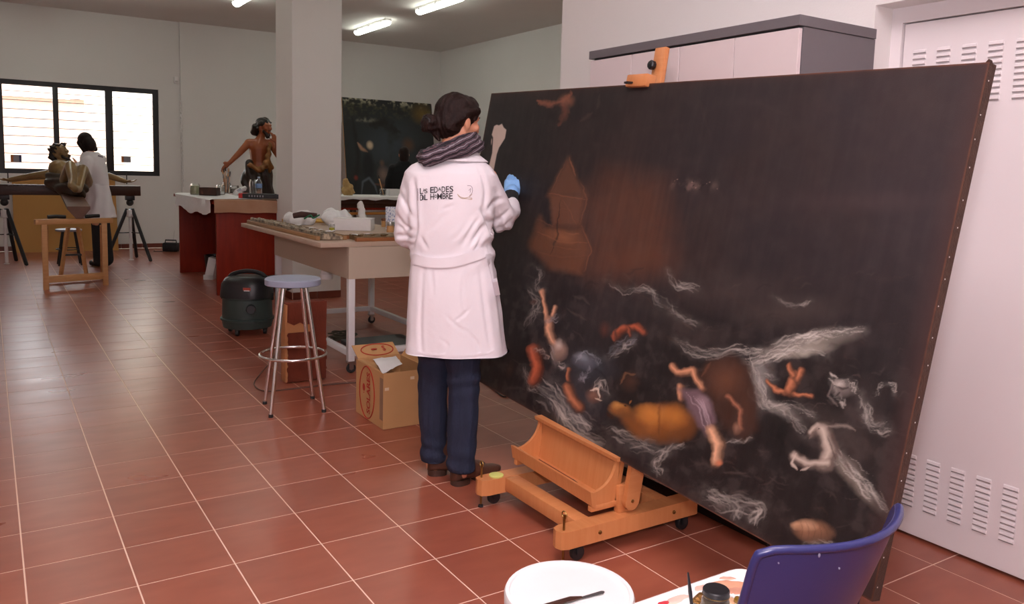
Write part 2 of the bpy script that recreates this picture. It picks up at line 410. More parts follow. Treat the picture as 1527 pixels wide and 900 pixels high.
def louvres(leaf, ys, z0, n, pitch, lip):
    for y in ys:
        for k in range(n):
            o = bpy.data.objects.new('louvre', lvm); COL.objects.link(o); o.parent = leaf; o.location = (XD, y, z0-k*pitch); 
            if not lip: o.scale = (1, 1, -1)
            s = bpy.data.objects.new('slot', slm); COL.objects.link(s); s.parent = o; s.location = (-.0035, 0, -.0155)
lo0 = onx(1379, 695, XD)
ys = [up0.y+dy*k for k in range(-1, 8)]
louvres(leaf1, ys, up0.z+.01, 10, .0215, True)
louvres(leaf1, ys, .335, 10, .0215, True)
louvres(leaf2, [-1.405-(y+.262)*-1-.0 for y in ys] if False else [y-1.16 for y in ys], up0.z+.01, 10, .0215, True)
louvres(leaf2, [y-1.16 for y in ys], .335, 10, .0215, True)
MB().cyl((XD, -1.33, 1.02), (XD-.05, -1.33, 1.02), .011).cyl((XD-.05, -1.335, 1.02), (XD-.05, -1.22, 1.02), .009).build('door_handle', M_steel, leaf1)
print('louvre', up0, up1, lo0, onx(1446, 760, XD), onx(1397, 819, XD))

# ---- ceiling lamps
M_tube = bpy.data.materials.new('lit_tube'); M_tube.use_nodes = True
b = M_tube.node_tree.nodes['Principled BSDF']; b.inputs['Base Color'].default_value = (.9, .9, .86, 1)
b.inputs['Emission Color'].default_value = (.96, 1, .88, 1); b.inputs['Emission Strength'].default_value = 15
def ceiling_lamp():
    r = thing('ceiling_lamp', '', 'lamp')
    MB().b2((-.055, -.64, -.045), (.055, .64, 0), .008).build('housing', M_white, r, world=False)
    rings = []
    for i, y in enumerate([-.65, -.635, -.6, 0, .6, .635, .65]):
        s = [.35, .8, 1, 1, 1, .8, .35][i]
        rings.append([Vector((.062*s*math.cos(a), y, -.05-.055*s*math.sin(a)+.0)) for a in [math.pi*k/10 for k in range(11)]])
    m = MB().loft(rings, closed=True, cap=True); m.build('diffuser', M_tube, r, world=False)
    cl = MB().b2((.056, -.02, -.06), (.066, .02, -.025)).mesh('clip'); fixnormals(cl); cl.materials.append(M_steel)
    for y in (-.5, 0, .5):
        for s in (1, -1):
            o = bpy.data.objects.new('clip', cl); COL.objects.link(o); o.parent = r; o.location = (0, y, 0); o.scale = (s, 1, 1)
    return r
lamp0 = ceiling_lamp()
lamps = [(4.62, 10.38, 'lit fluorescent ceiling lamp nearest the back wall beyond the white column'), (4.62, 8.05, 'lit fluorescent ceiling lamp hanging over the standing person in black'),
         (2.36, 9.25, 'lit fluorescent ceiling lamp above the wooden sculpture, beside the column'), (0.0, 10.55, 'lit fluorescent ceiling lamp above the crucifix in front of the window'),
         (4.62, 5.0, 'added unseen fluorescent ceiling lamp over the open floor right of the column'), (2.36, 4.2, 'added unseen fluorescent ceiling lamp above the wheeled work table'),
         (0.0, 6.4, 'added unseen fluorescent ceiling lamp above the open tiled floor'), (0.0, 2.2, 'added unseen fluorescent ceiling lamp above the floor before the easel')]  # the last four are extra lamps out of view, added to light the room
for i, (x, y, lb) in enumerate(lamps):
    o = lamp0 if i == 0 else copy_tree(lamp0)
    o.location = (x, y, ZC); o['label'] = lb; o['group'] = 'fluorescent ceiling lamps'
# ---- small wall things
s = thing('alarm_sensor', 'small white motion sensor high on the wall beside the window', 'sensor', (2.0, YB, 2.78))
MB().b2((1.975, YB-.045, 2.72), (2.045, YB, 2.83), .012).build('case', M_white, s)
MB().b2((1.99, YB-.047, 2.735), (2.03, YB-.044, 2.765), .001).build('lens', mat('smoked_lens', (.5, .49, .48), .3), s)
strands = thing('white_strands', 'white twisted cord running down the wall edge beside the desk', 'strands', (2.085, YB-.07, 1.05))  # white dashes down the wall edge, shaped as two twisted strands
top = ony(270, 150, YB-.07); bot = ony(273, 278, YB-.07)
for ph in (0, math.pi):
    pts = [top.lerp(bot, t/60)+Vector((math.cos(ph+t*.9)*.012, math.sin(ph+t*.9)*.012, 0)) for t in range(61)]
    MB().tube(pts, .008, 6).build('strand', M_white, strands)
# ------------------------------------------------------------------ the big canvas on the easel
PA, PB_, PC_ = -.024, .162, -.038
_d = Vector((math.sin(PA), -math.cos(PA), 0)); _n = Vector((-math.cos(PA), -math.sin(PA), 0)); _u = Vector((0,0,1))*math.cos(PB_)-_n*math.sin(PB_)
PD = _d*math.cos(PC_)+_u*math.sin(PC_); PU = -_d*math.sin(PC_)+_u*math.cos(PC_); PN = PD.cross(PU)*-1
if PN.x > 0: PN = -PN                       # faces the room (-X)
PO = Vector((1.33, 1.601, .390)); PWD, PHT, PTH = 2.600, 1.444, .034
def vnoise(x, y, seed=0):
    xi = np.floor(x).astype(int); yi = np.floor(y).astype(int); xf = x-xi; yf = y-yi
    def h(a, b):
        n = (a*374761393+b*668265263+seed*974634777) & 0x7fffffff; n = ((n ^ (n >> 13))*1274126177) & 0x7fffffff
        return ((n ^ (n >> 16)) & 0xffff)/65535.0
    sx = xf*xf*(3-2*xf); sy = yf*yf*(3-2*yf)
    return (h(xi, yi)*(1-sx)+h(xi+1, yi)*sx)*(1-sy)+(h(xi, yi+1)*(1-sx)+h(xi+1, yi+1)*sx)*sy
def fbm(x, y, o=4, seed=0):
    s = 0; a = .5
    for k in range(o): s = s+a*vnoise(x*2**k, y*2**k, seed+k); a *= .5
    return s
class Canvas:
    """paints pigment into a grid whose points carry coordinates X, Y"""
    def __init__(s, X, Y, base):
        s.X, s.Y = X.ravel().copy(), Y.ravel().copy(); s.shape = X.shape; s.A = np.ones((s.X.size, 3))*np.array(lin(*base))
    @property
    def C(s): return s.A.reshape(s.shape+(3,))
    def mix(s, a, col, k=slice(None)):
        a = np.clip(np.ravel(a), 0, 1)[:, None]; s.A[k] = s.A[k]*(1-a)+np.array(lin(*col))*a
    def near(s, pts, m):
        xs = [p[0] for p in pts]; ys = [p[1] for p in pts]
        return np.nonzero((s.X > min(xs)-m) & (s.X < max(xs)+m) & (s.Y > min(ys)-m) & (s.Y < max(ys)+m))[0]
    def dist(s, pts, k):
        x, y = s.X[k], s.Y[k]; D = np.full(x.shape, 1e9); W = np.zeros(x.shape)
        for i in range(len(pts)-1):
            (x0, y0), (x1, y1) = pts[i][:2], pts[i+1][:2]; dx, dy = x1-x0, y1-y0
            t = np.clip(((x-x0)*dx+(y-y0)*dy)/(dx*dx+dy*dy+1e-9), 0, 1)
            d = np.hypot(x-x0-t*dx, y-y0-t*dy); q = d < D
            D[q] = d[q]; W[q] = ((i+t)/(len(pts)-1))[q]
        return D, W
    def stroke(s, pts, w, col, a=1, soft=.6, taper=True, jit=0):
        k = s.near(pts, w+jit+2)
        if not len(k): return
        D, W = s.dist(pts, k); ww = w*(np.sin(np.pi*np.clip(W, .04, .96))**.5 if taper else 1)
        if jit: D = D+(fbm(s.X[k]/5, s.Y[k]/5, 3, 5)-.5)*jit
        s.mix(a*np.clip((ww-D)/(ww*soft+.3), 0, 1), col, k)
    def blob(s, cx, cy, rx, ry, rot, col, a=1, soft=.5, shade=None, light=None):
        k = s.near([(cx, cy)], max(rx, ry)+1)
        if not len(k): return
        c, n = math.cos(rot), math.sin(rot); X, Y = s.X[k], s.Y[k]; x = ((X-cx)*c+(Y-cy)*n)/rx; y = (-(X-cx)*n+(Y-cy)*c)/ry
        r = np.hypot(x, y); m = np.clip((1-r)/soft, 0, 1); s.mix(a*m, col, k)
        if shade is not None: s.mix(.85*a*m*np.clip(.15+.55*x+.75*y, 0, 1), shade, k)
        if light is not None: s.mix(.8*a*np.clip(1-np.hypot(x+.3, y+.4)/.55, 0, 1), light, k)
    def poly(s, pts, col, a=1, soft=2.0):
        k = s.near(pts, soft+1)
        if not len(k): return
        X, Y = s.X[k], s.Y[k]; ins = np.zeros(X.shape, bool); n = len(pts)
        for i in range(n):
            (x0, y0), (x1, y1) = pts[i], pts[(i+1) % n]
            c = ((y0 > Y) != (y1 > Y)) & (X < (x1-x0)*(Y-y0)/((y1-y0) or 1e-9)+x0); ins ^= c
        D, _ = s.dist(list(pts)+[pts[0]], k); sd = np.where(ins, D, -D)
        s.mix(a*np.clip(sd/soft+.5, 0, 1), col, k)
def grid_paint(name, org, du, dv, W, H, nu, nv, painter, material, parent, nrm):
    """front skin of a canvas: a fine grid with its pigment in the 'paint' colour attribute"""
    U, V = np.meshgrid(np.linspace(0, 1, nu), np.linspace(0, 1, nv)); o = np.array(org)
    P = o[None, None]+U[..., None]*W*np.array(du)+V[..., None]*H*np.array(dv)
    C = np.clip(painter(U, V, P), 0, 1)
    idx = np.arange(nu*nv).reshape(nv, nu); F = np.stack([idx[:-1, :-1], idx[:-1, 1:], idx[1:, 1:], idx[1:, :-1]], -1).reshape(-1, 4)
    me = bpy.data.meshes.new(name); me.from_pydata(P.reshape(-1, 3).tolist(), [], F.tolist())
    at = me.color_attributes.new('paint', 'FLOAT_COLOR', 'POINT')
    at.data.foreach_set('color', np.concatenate([C.reshape(-1, 3), np.ones((nu*nv, 1))], 1).ravel().astype(np.float32))
    if me.polygons[0].normal.dot(Vector(nrm)) < 0: me.flip_normals()
    return place(name, me, material, parent, 0, True, fix=False)
CAMn, FWn, CRn, CUn = (np.array(v) for v in (CAM, FW, CR, CU))
def paint_flood(U, V, P):
    d = P-CAMn; z = d@FWn; X0_ = PX0+FPX*(d@CRn)/z; Y0_ = PY0-FPX*(d@CUn)/z      # feature positions are read off the photograph
    X = X0_+7*(fbm(X0_/16, Y0_/16, 3, 21)-.47)+2.5*(fbm(X0_/5, Y0_/5, 2, 23)-.4); Y = Y0_+7*(fbm(X0_/16, Y0_/16, 3, 31)-.47)+2.5*(fbm(X0_/5, Y0_/5, 2, 33)-.4)
    c = Canvas(X, Y, (31, 27, 28)); n1 = fbm(U*9, V*5, 5, 1); n2 = fbm(U*60, V*34, 4, 9); n3 = fbm(U*150, V*9, 3, 3); n4 = fbm(U*3.2, V*2.4, 4, 12)
    rnd = random.Random(11)
    c.mix(np.clip((U-.35)*1.1, 0, .75)*np.clip((V-.38)*3, 0, 1), (53, 45, 48))
    c.mix(np.clip((.25-U)*4, 0, .7), (25, 26, 28)); c.mix(np.clip(n4*2.2-1.0, 0, .5)*np.clip((V-.3)*3, 0, 1), (58, 45, 42)); c.mix(np.clip(n1*1.6-.8, 0, .4), (46, 36, 33))
    c.mix(np.clip((.46-V)*6, 0, .8)*np.clip(n1*1.3, 0, 1), (22, 19, 19)); c.mix(np.clip((.3-V)*5, 0, .6)*np.clip((U-.3)*3, 0, 1)*np.clip(n4*2-.6, 0, 1), (46, 36, 34))
    # sky
    c.stroke([(800, 150), (822, 157), (838, 151), (852, 138)], 6, (138, 86, 66), .7, 1, jit=7)
    c.stroke([(838, 150), (843, 168), (834, 188)], 6, (110, 68, 54), .65, 1, jit=7); c.blob(846, 150, 15, 13, .3, (152, 98, 74), .6, 1)
    c.stroke([(866, 180), (882, 168)], 5, (78, 62, 58), .5, 1); c.stroke([(890, 160), (896, 142)], 4, (70, 60, 54), .45, 1); c.blob(820, 172, 16, 9, 0, (20, 19, 20), .7, 1)
    # ark
    c.poly([(868, 300), (905, 255), (985, 268), (1000, 340), (997, 405), (880, 412)], (80, 50, 36), .8, 50)
    c.mix(np.exp(-(((X-930)/75)**2+((Y-345)/75)**2))*np.clip(n3*1.8-.4, 0, 1)*.6, (88, 52, 36)); c.mix(np.exp(-(((X-940)/60)**2+((Y-390)/22)**2))*.5, (92, 54, 34))
    c.poly([(848, 236), (814, 292), (874, 290)], (98, 64, 46), .8, 10); c.poly([(818, 290), (871, 292), (866, 337), (824, 335)], (104, 67, 47), .85, 8)
    c.poly([(806, 322), (812, 336), (868, 342), (878, 372), (868, 408), (820, 402), (789, 366)], (104, 66, 44), .85, 12); c.blob(838, 352, 28, 13, .15, (146, 96, 64), .7, 1)
    for pts, w, col, a in (([(849, 236), (859, 262)], 1.6, (140, 92, 66), .7), ([(845, 240), (818, 290)], 1.3, (120, 78, 56), .6), ([(814, 288), (874, 297)], 1.6, (134, 88, 64), .7),
        ([(868, 272), (875, 297), (866, 335)], 1.5, (124, 80, 57), .6), ([(839, 297), (860, 336)], 1.4, (124, 80, 56), .6), ([(836, 297), (830, 350), (820, 378)], 2, (44, 28, 22), .9),
        ([(800, 346), (830, 358), (876, 362)], 1.8, (132, 86, 58), .7), ([(793, 370), (830, 384), (876, 380)], 1.8, (114, 72, 50), .6), ([(803, 326), (824, 336)], 1.6, (116, 74, 52), .6),
        ([(868, 338), (880, 372), (872, 405)], 1.6, (130, 82, 55), .7), ([(842, 345), (866, 350)], 2, (140, 94, 64), .6), ([(822, 310), (866, 316)], 1.2, (110, 70, 50), .5), ([(820, 366), (866, 372)], 1.2, (130, 84, 56), .5), ([(848, 300), (846, 334)], 1.2, (112, 72, 52), .5)): c.stroke(pts, w, col, a, .9)
    c.mix(.5*np.exp(-(((X-1030)/30)**2+((Y-276)/7)**2))*np.clip(n2*3-1.2, 0, 1)*1.6, (124, 102, 94))
    for k in range(26): c.blob(1010+rnd.uniform(-8, 60), 276+rnd.uniform(-9, 9), rnd.uniform(.8, 2), rnd.uniform(.6, 1.4), 0, rnd.choice([(18, 14, 14), (140, 118, 108)]), .8, .6)
    c.mix(.35*np.exp(-(((X-1290)/120)**2+((Y-300)/14)**2)), (70, 56, 56))
    # sea: glazes and crests built up from many thin drags of the brush
    c.mix(np.clip((.50-V)*5, 0, 1)*np.clip(n2*2.2-1.1, 0, .3), (70, 62, 60))
    def foam(pts, w, a=.7, col=(196, 188, 178), n=None):
        pp = [(p.x, p.y) for p in bez([Vector((x, y, 0)) for x, y in pts], 5)]
        k = c.near(pts, w*3); D, W = c.dist(pp, k); c.mix(a*.42*np.clip(1-D/(2.0*w), 0, 1)**1.3*np.clip(fbm(X.ravel()[k]/9, Y.ravel()[k]/7, 3, 8)*2.6-.55, 0, 1), tuple(int(q*.62) for q in col), k)
        L = sum(math.hypot(pp[i+1][0]-pp[i][0], pp[i+1][1]-pp[i][1]) for i in range(len(pp)-1))
        for q in range(n or int(8+L*w/34)):
            i0 = rnd.randrange(0, len(pp)-2); ln = rnd.randint(2, 6); off = rnd.gauss(0, w*.5); off2 = off+rnd.gauss(0, w*.3); seg = []
            for i in range(i0, min(len(pp)-1, i0+ln)+1):
                x0, y0 = pp[max(i-1, 0)]; x1, y1 = pp[min(i+1, len(pp)-1)]; l = math.hypot(x1-x0, y1-y0) or 1; f = (i-i0)/ln; o = off*(1-f)+off2*f+2.2*math.sin(i*1.7+q)
                seg.append((pp[i][0]-(y1-y0)/l*o, pp[i][1]+(x1-x0)/l*o))
            if len(seg) > 1: g = rnd.uniform(.5, 1.08); c.stroke(seg, rnd.uniform(.7, 1.9)*(1+w/26), tuple(min(255, int(v*g)) for v in col), a*rnd.uniform(.3, .9), 1, True)
    def wash(cx, cy, rx, ry, rot, col, a): c.blob(cx, cy, rx, ry, rot, col, a, 1)
    wash(1080, 430, 150, 46, .1, (66, 56, 53), .55); wash(1180, 465, 110, 30, -.1, (72, 62, 57), .5); wash(1040, 500, 90, 26, .1, (58, 50, 47), .5); wash(1270, 660, 80, 70, .4, (56, 47, 44), .5); wash(900, 470, 110, 40, .1, (44, 39, 39), .5); wash(1205, 512, 90, 20, -.22, (150, 142, 130), .75); wash(1190, 524, 60, 12, -.1, (176, 168, 154), .8); wash(1130, 570, 16, 44, .1, (170, 168, 164), .7); wash(1165, 612, 40, 12, .5, (160, 152, 144), .6); wash(1275, 720, 70, 12, .85, (130, 118, 106), .7); wash(1262, 692, 40, 14, .6, (140, 128, 116), .6); wash(845, 610, 60, 20, .8, (84, 88, 96), .6); wash(880, 545, 50, 30, .2, (60, 66, 74), .6); wash(1135, 575, 26, 60, .1, (120, 116, 112), .65); wash(860, 590, 70, 46, .5, (62, 64, 70), .6); wash(1240, 640, 80, 34, .6, (66, 58, 54), .5); wash(1095, 755, 50, 24, .2, (72, 62, 60), .5); wash(960, 665, 60, 22, .2, (70, 68, 68), .5); wash(1290, 600, 40, 50, .2, (64, 56, 54), .5); wash(1000, 470, 60, 18, .4, (64, 58, 54), .5); wash(800, 440, 26, 60, 0, (56, 54, 56), .5)
    for pts, w, a in (([(795, 396), (806, 406), (798, 424), (812, 434)], 4, .6), ([(786, 430), (800, 450), (790, 478)], 5, .5), ([(780, 500), (790, 470), (806, 460)], 4, .4), ([(905, 415), (930, 432), (965, 430), (985, 452), (1012, 472), (1042, 482)], 5, .5),
        ([(996, 402), (1008, 424), (1042, 432)], 5, .6), ([(1008, 508), (1044, 527), (1099, 524), (1137, 524)], 7, .75), ([(1137, 524), (1180, 508), (1232, 497), (1289, 491)], 7, 1), ([(1150, 520), (1190, 506), (1226, 500)], 8, 1),
        ([(1112, 545), (1158, 528), (1192, 520), (1232, 528)], 8, 1), ([(1112, 545), (1158, 528), (1192, 520)], 6, 1), ([(1116, 530), (1128, 560), (1134, 592), (1146, 606), (1172, 618), (1198, 644)], 9, .95), ([(1122, 550), (1132, 590), (1150, 608)], 10, .8), ([(1146, 606), (1180, 606), (1215, 622)], 6, .6),
        ([(1244, 660), (1262, 690), (1290, 720), (1320, 764)], 7, .8), ([(1240, 690), (1262, 700), (1300, 745)], 6, .7), ([(1240, 560), (1250, 590), (1262, 604)], 5, .6), ([(1284, 588), (1290, 620), (1306, 640), (1330, 642)], 6, .55), ([(1290, 600), (1300, 630), (1325, 632)], 6, .5),
        ([(1302, 590), (1312, 575), (1328, 574), (1334, 590)], 3, .7), ([(1150, 440), (1180, 455), (1210, 448)], 4, .3), ([(1050, 735), (1080, 748), (1130, 756), (1120, 780)], 14, .6), ([(1060, 728), (1095, 752), (1100, 775)], 10, .5), ([(1000, 660), (978, 690), (985, 708)], 9, .6),
        ([(800, 570), (830, 600), (850, 640), (900, 668)], 14, .6), ([(820, 575), (850, 615), (880, 640)], 12, .6), ([(905, 640), (935, 650), (975, 662)], 9, .65), ([(880, 600), (896, 570), (906, 590)], 6, .6), ([(1190, 812), (1220, 806), (1240, 814)], 4, .7), ([(1160, 565), (1140, 556)], 3, .4),
        ([(780, 545), (790, 575), (805, 580)], 5, .5), ([(905, 530), (930, 520), (945, 508)], 5, .6), ([(1080, 655), (1104, 658), (1120, 652)], 3, .6), ([(940, 668), (985, 672), (1020, 662)], 5, .5)): foam(pts, w, a)
    for q in range(420):                    # broken brushwork through the water and the storm sky
        x, y = rnd.uniform(745, 1345), rnd.uniform(400, 850); a_ = rnd.uniform(-.5, .9); l = rnd.uniform(8, 34); b_ = rnd.uniform(-7, 7)
        c.stroke([(x, y), (x+l*.5*math.cos(a_)-b_*math.sin(a_), y+l*.5*math.sin(a_)+b_*math.cos(a_)), (x+l*math.cos(a_), y+l*math.sin(a_))], rnd.uniform(1, 3.5), rnd.choice([(74, 64, 60), (52, 42, 38), (18, 15, 15), (88, 76, 70), (64, 48, 40), (30, 25, 25)]), rnd.uniform(.15, .5), 1)
    for q in range(140):
        x, y = rnd.uniform(740, 1440), rnd.uniform(130, 430); a_ = rnd.uniform(-.3, .5)+rnd.choice([0, 1.5]); l = rnd.uniform(20, 80)
        c.stroke([(x, y), (x+l*math.cos(a_), y+l*math.sin(a_))], rnd.uniform(4, 14), rnd.choice([(60, 50, 50), (44, 37, 38), (34, 29, 30), (66, 52, 48)]), rnd.uniform(.06, .2), 1)
    # beasts
    c.poly([(1036, 566), (1058, 536), (1088, 527), (1116, 545), (1131, 590), (1129, 640), (1108, 658), (1080, 640)], (58, 37, 28), .95, 12); c.blob(1082, 566, 34, 34, 0, (104, 66, 46), .75, 1); c.blob(1110, 600, 18, 46, -.15, (72, 46, 34), .7, 1); c.stroke([(1060, 540), (1048, 560)], 4, (120, 80, 58), .4, 1); c.poly([(1136, 612), (1176, 620), (1205, 668), (1188, 692), (1130, 662)], (20, 18, 18), .8, 16)
    c.blob(988, 630, 60, 34, .05, (140, 84, 36), 1, .45, (64, 36, 18), (206, 138, 66)); c.blob(968, 622, 22, 26, 0, (184, 116, 50), .7, 1); c.blob(1006, 620, 26, 24, 0, (188, 120, 52), .7, 1); c.stroke([(984, 600), (982, 648)], 4, (96, 54, 24), .6, 1); c.stroke([(935, 622), (955, 642)], 14, (122, 74, 34), .9, .8, False)
    c.blob(924, 610, 21, 12, .25, (148, 96, 46), 1, .5, (66, 38, 18), (196, 140, 74)); c.stroke([(904, 614), (916, 622)], 3.4, (52, 30, 16), .9); c.blob(931, 605, 2.6, 1.8, 0, (30, 18, 10), 1); c.stroke([(938, 602), (942, 596)], 2.4, (150, 100, 52), .9)
    c.blob(940, 568, 16, 19, 0, (74, 50, 36), .7, .9); c.stroke([(926, 572), (934, 556), (948, 556)], 2.5, (130, 92, 62), .6, 1); c.blob(884, 590, 15, 12, .4, (128, 92, 76), .9, .7, (70, 38, 30)); c.stroke([(878, 582), (892, 580), (894, 592)], 2.4, (222, 206, 186), .85); c.stroke([(886, 592), (898, 596)], 2, (216, 196, 172), .7)
    c.blob(1256, 578, 21, 16, .2, (126, 116, 110), .85, .7, (54, 46, 44), (206, 196, 186)); c.stroke([(1236, 554), (1250, 562)], 2, (190, 180, 170), .7); c.stroke([(1244, 574), (1256, 580), (1270, 574)], 2.4, (46, 38, 38), .8); c.stroke([(1248, 590), (1252, 584)], 2.4, (40, 32, 32), .8); foam([(1240, 572), (1256, 566), (1272, 572), (1276, 588)], 4, .8, (200, 190, 180)); c.stroke([(1240, 570), (1236, 590), (1250, 604)], 3, (120, 110, 104), .6, 1)
    # horse
    gw, gs = (190, 174, 160), (104, 90, 82)
    for a_, w in (([(1210, 645), (1222, 636), (1232, 648)], 7), ([(1228, 642), (1238, 672), (1228, 692)], 13), ([(1236, 692), (1206, 690), (1184, 680)], 8)): c.stroke(a_, w+2, gs, .9, .6, False); c.stroke([(x-2, y-2) for x, y in a_], w*.75, gw, .9, .9, False)
    c.stroke([(1186, 676), (1181, 690), (1190, 698)], 3, gw, .9); c.stroke([(1206, 694), (1194, 700)], 3, gw, .8); c.stroke([(1206, 652), (1214, 644)], 2.4, gs, .9); c.blob(1221, 640, 1.6, 1.4, 0, (30, 24, 22), 1); c.stroke([(1232, 636), (1246, 634), (1262, 634), (1276, 642)], 4, (150, 136, 126), .6, 1); c.stroke([(1240, 646), (1252, 676), (1272, 706)], 4, (84, 70, 64), .7); c.stroke([(1234, 648), (1246, 690)], 2, (70, 58, 54), .7)
    # people in the water
    sk, sk2, dk = (212, 158, 124), (172, 108, 76), (60, 36, 28)
    def limb(pts, w, col=sk):
        lo = tuple(int(v*.55) for v in col); hi = tuple(min(255, int(v*1.12)) for v in col)
        w *= 1.22; c.stroke(pts, w+1.6, dk, .75, .9, False); c.stroke(pts, w, lo, .95, .6, False); c.stroke([(x-w*.22, y-w*.2) for x, y in pts], w*.75, col, .9, .9, False); c.stroke([(x-w*.35, y-w*.3) for x, y in pts], w*.35, hi, .7, 1)
    limb([(808, 434), (812, 458), (814, 478)], 4.2); limb([(828, 458), (823, 472)], 4.4); limb([(818, 478), (818, 498), (827, 513)], 7.5); foam([(810, 478), (832, 474)], 4, .8, (160, 156, 160)); c.blob(834, 522, 16, 18, .4, (158, 132, 118), .95, .6, (70, 44, 36), (206, 190, 178)); foam([(822, 515), (828, 540), (844, 548)], 4, .9, (206, 196, 188))
    c.blob(794, 450, 9, 6, .2, (100, 66, 52), .6, 1); limb([(796, 522), (802, 550), (796, 568)], 10, (178, 92, 62)); foam([(796, 522), (808, 526), (816, 536)], 4, .8, (190, 170, 156)); c.blob(760, 550, 8, 16, .2, (74, 48, 34), .5, 1)
    c.blob(872, 538, 22, 15, .2, (96, 102, 112), .9, .8, (44, 46, 54), (150, 156, 164)); foam([(856, 545), (868, 526), (886, 530), (895, 545)], 5, .7, (160, 166, 174)); foam([(905, 530), (925, 518), (948, 503)], 6, .6, (150, 154, 162)); limb([(846, 578), (852, 595), (864, 608)], 8.5, sk2); limb([(849, 552), (848, 566)], 3.6, sk2); foam([(862, 570), (872, 560), (880, 545)], 6, .6, (160, 160, 168))
    c.blob(902, 490, 11, 16, 0, (92, 50, 36), .7, 1); limb([(918, 502), (928, 491), (948, 487), (960, 494)], 6, (156, 80, 52)); limb([(916, 508), (918, 496)], 3.4, (140, 72, 48)); limb([(936, 488), (938, 500)], 3, (140, 72, 48))
    limb([(1003, 546), (1010, 557), (1034, 552), (1046, 578)], 6, (196, 138, 104)); limb([(1016, 576), (1014, 594)], 5, (196, 138, 104)); c.poly([(1012, 580), (1040, 580), (1062, 600), (1066, 628), (1054, 650), (1040, 630)], (108, 86, 92), .95, 8); c.blob(1048, 604, 12, 20, -.5, (168, 144, 150), .8, 1)
    for k in range(6): c.stroke([(1022+k*6, 584+k*3), (1042+k*3, 612), (1052+k*2, 642)], 1.3, rnd.choice([(190, 168, 174), (70, 54, 60), (200, 182, 188)]), .6, 1)
    limb([(1060, 640), (1072, 662), (1068, 688)], 9.5, (212, 162, 128)); c.blob(1071, 690, 8, 6, 0, (196, 116, 82), .9, .7); limb([(1086, 590), (1104, 612), (1106, 640)], 5, (142, 92, 70)); c.blob(1098, 638, 9, 12, 0, (150, 110, 88), .8, .8, (70, 46, 36))
    limb([(1144, 568), (1158, 582), (1176, 586)], 3.6, sk2); limb([(1176, 584), (1194, 588), (1213, 590)], 3.4, sk2); limb([(1186, 560), (1177, 582)], 7.5, sk2); limb([(1178, 545), (1182, 562)], 4.6, sk2); limb([(1197, 552), (1189, 566)], 5.4, sk2)
    c.blob(1212, 791, 36, 20, .12, (140, 100, 74), .95, .6, (60, 40, 30), (204, 160, 126)); c.blob(1188, 783, 11, 8, .2, (190, 146, 112), .9, .7, (96, 60, 44))
    for k in range(6): c.stroke([(1194+k*8, 774+k), (1197+k*9, 790), (1194+k*10, 806)], 1.4, (82, 54, 40), .55, 1)
    # wear: weave, thin vertical rubs, worn borders, bare canvas at the edges
    c.mix((n3-.3)*.10, (104, 92, 90)); c.mix(np.clip(n2-.35, 0, .5)*.16, (96, 84, 80)); e = np.minimum(np.minimum(U*PWD, (1-U)*PWD), np.minimum(V*PHT, (1-V)*PHT))
    c.mix(np.clip((.07-(1-U)*PWD)/.07, 0, 1)*.6, (66, 46, 44)); c.mix(np.clip((.03-e)/.03, 0, 1)*.4, (60, 42, 38)); c.mix(np.clip((.006-e)/.005, 0, 1)*.7*np.clip(n2*2, 0, 1), (112, 70, 50))
    # the filled loss, still unpainted
    c.X, c.Y = X0_.ravel(), Y0_.ravel()
    c.poly([(737, 188), (740.6, 186), (744, 187), (748.5, 184.5), (751, 190), (755, 193.5), (752.9, 206), (744, 220), (740.6, 230), (736, 254), (728, 252), (734, 228), (735.5, 205), (733.4, 200.8)], (196, 178, 166), 1, 1.2)
    c.stroke([(733.2, 206), (732.6, 216)], 1, (196, 178, 166), .9)
    return c.C
pt = thing('large_canvas', 'huge dark stormy flood scene canvas leaning on the wooden easel', 'painting', PO)
grid_paint('painted_front', PO, PD, PU, PWD, PHT, 860, 484, paint_flood, vcol_mat('old_oil_paint', .5, .25, 420, .3), pt, PN)
M_canvas_edge = mat('brown_canvas_edge', lin(86, 60, 48), .85, col2=lin(58, 42, 36), scale=40, bump=.4, bscale=160)
bk = -PN*PTH; e = PN*-.0008
def cpt(u, v): return PO+PD*(u*PWD)+PU*(v*PHT)
mb = MB()
for a, b in (((0,0),(1,0)), ((1,0),(1,1)), ((1,1),(0,1)), ((0,1),(0,0))):
    p, q = cpt(*a), cpt(*b); mid = cpt(.5, .5); inw = [((mid-x).normalized()*.004) for x in (p, q)]
    mb.add([p+e, q+e, q+bk, p+bk, p+e+inw[0], q+e+inw[1], q+bk+inw[1], p+bk+inw[0]], [(0,1,2,3), (4,7,6,5), (0,4,5,1), (3,2,6,7), (0,3,7,4), (1,5,6,2)])
mb.build('canvas_edge', M_canvas_edge, pt, smooth=0)
mb = MB(); Rp = Matrix((PD, PU, PN)).transposed()
def pbox(u0, v0, u1, v1, d0, d1, m=None, bev=0):
    c0 = cpt((u0+u1)/2, (v0+v1)/2)-PN*((d0+d1)/2); return (m or MB()).box(c0, ((u1-u0)*PWD, (v1-v0)*PHT, abs(d1-d0)), Rp, bev)
pbox(.003, .003, .03, .997, .006, .032).build('stretcher_bar', M_pine, pt); pbox(.97, .003, .997, .997, .006, .032).build('stretcher_bar', M_pine, pt)
pbox(.03, .003, .97, .05, .006, .032).build('stretcher_bar', M_pine, pt); pbox(.03, .95, .97, .997, .006, .032).build('stretcher_bar', M_pine, pt); pbox(.485, .05, .515, .95, .006, .032).build('stretcher_bar', M_pine, pt)
pbox(.005, .005, .995, .995, .0015, .005).build('canvas_back', mat('raw_linen', lin(150, 125, 95), .9, scale=80), pt, smooth=0)
M_nail = mat('tack_head', (.7, .68, .64), .4, .6)
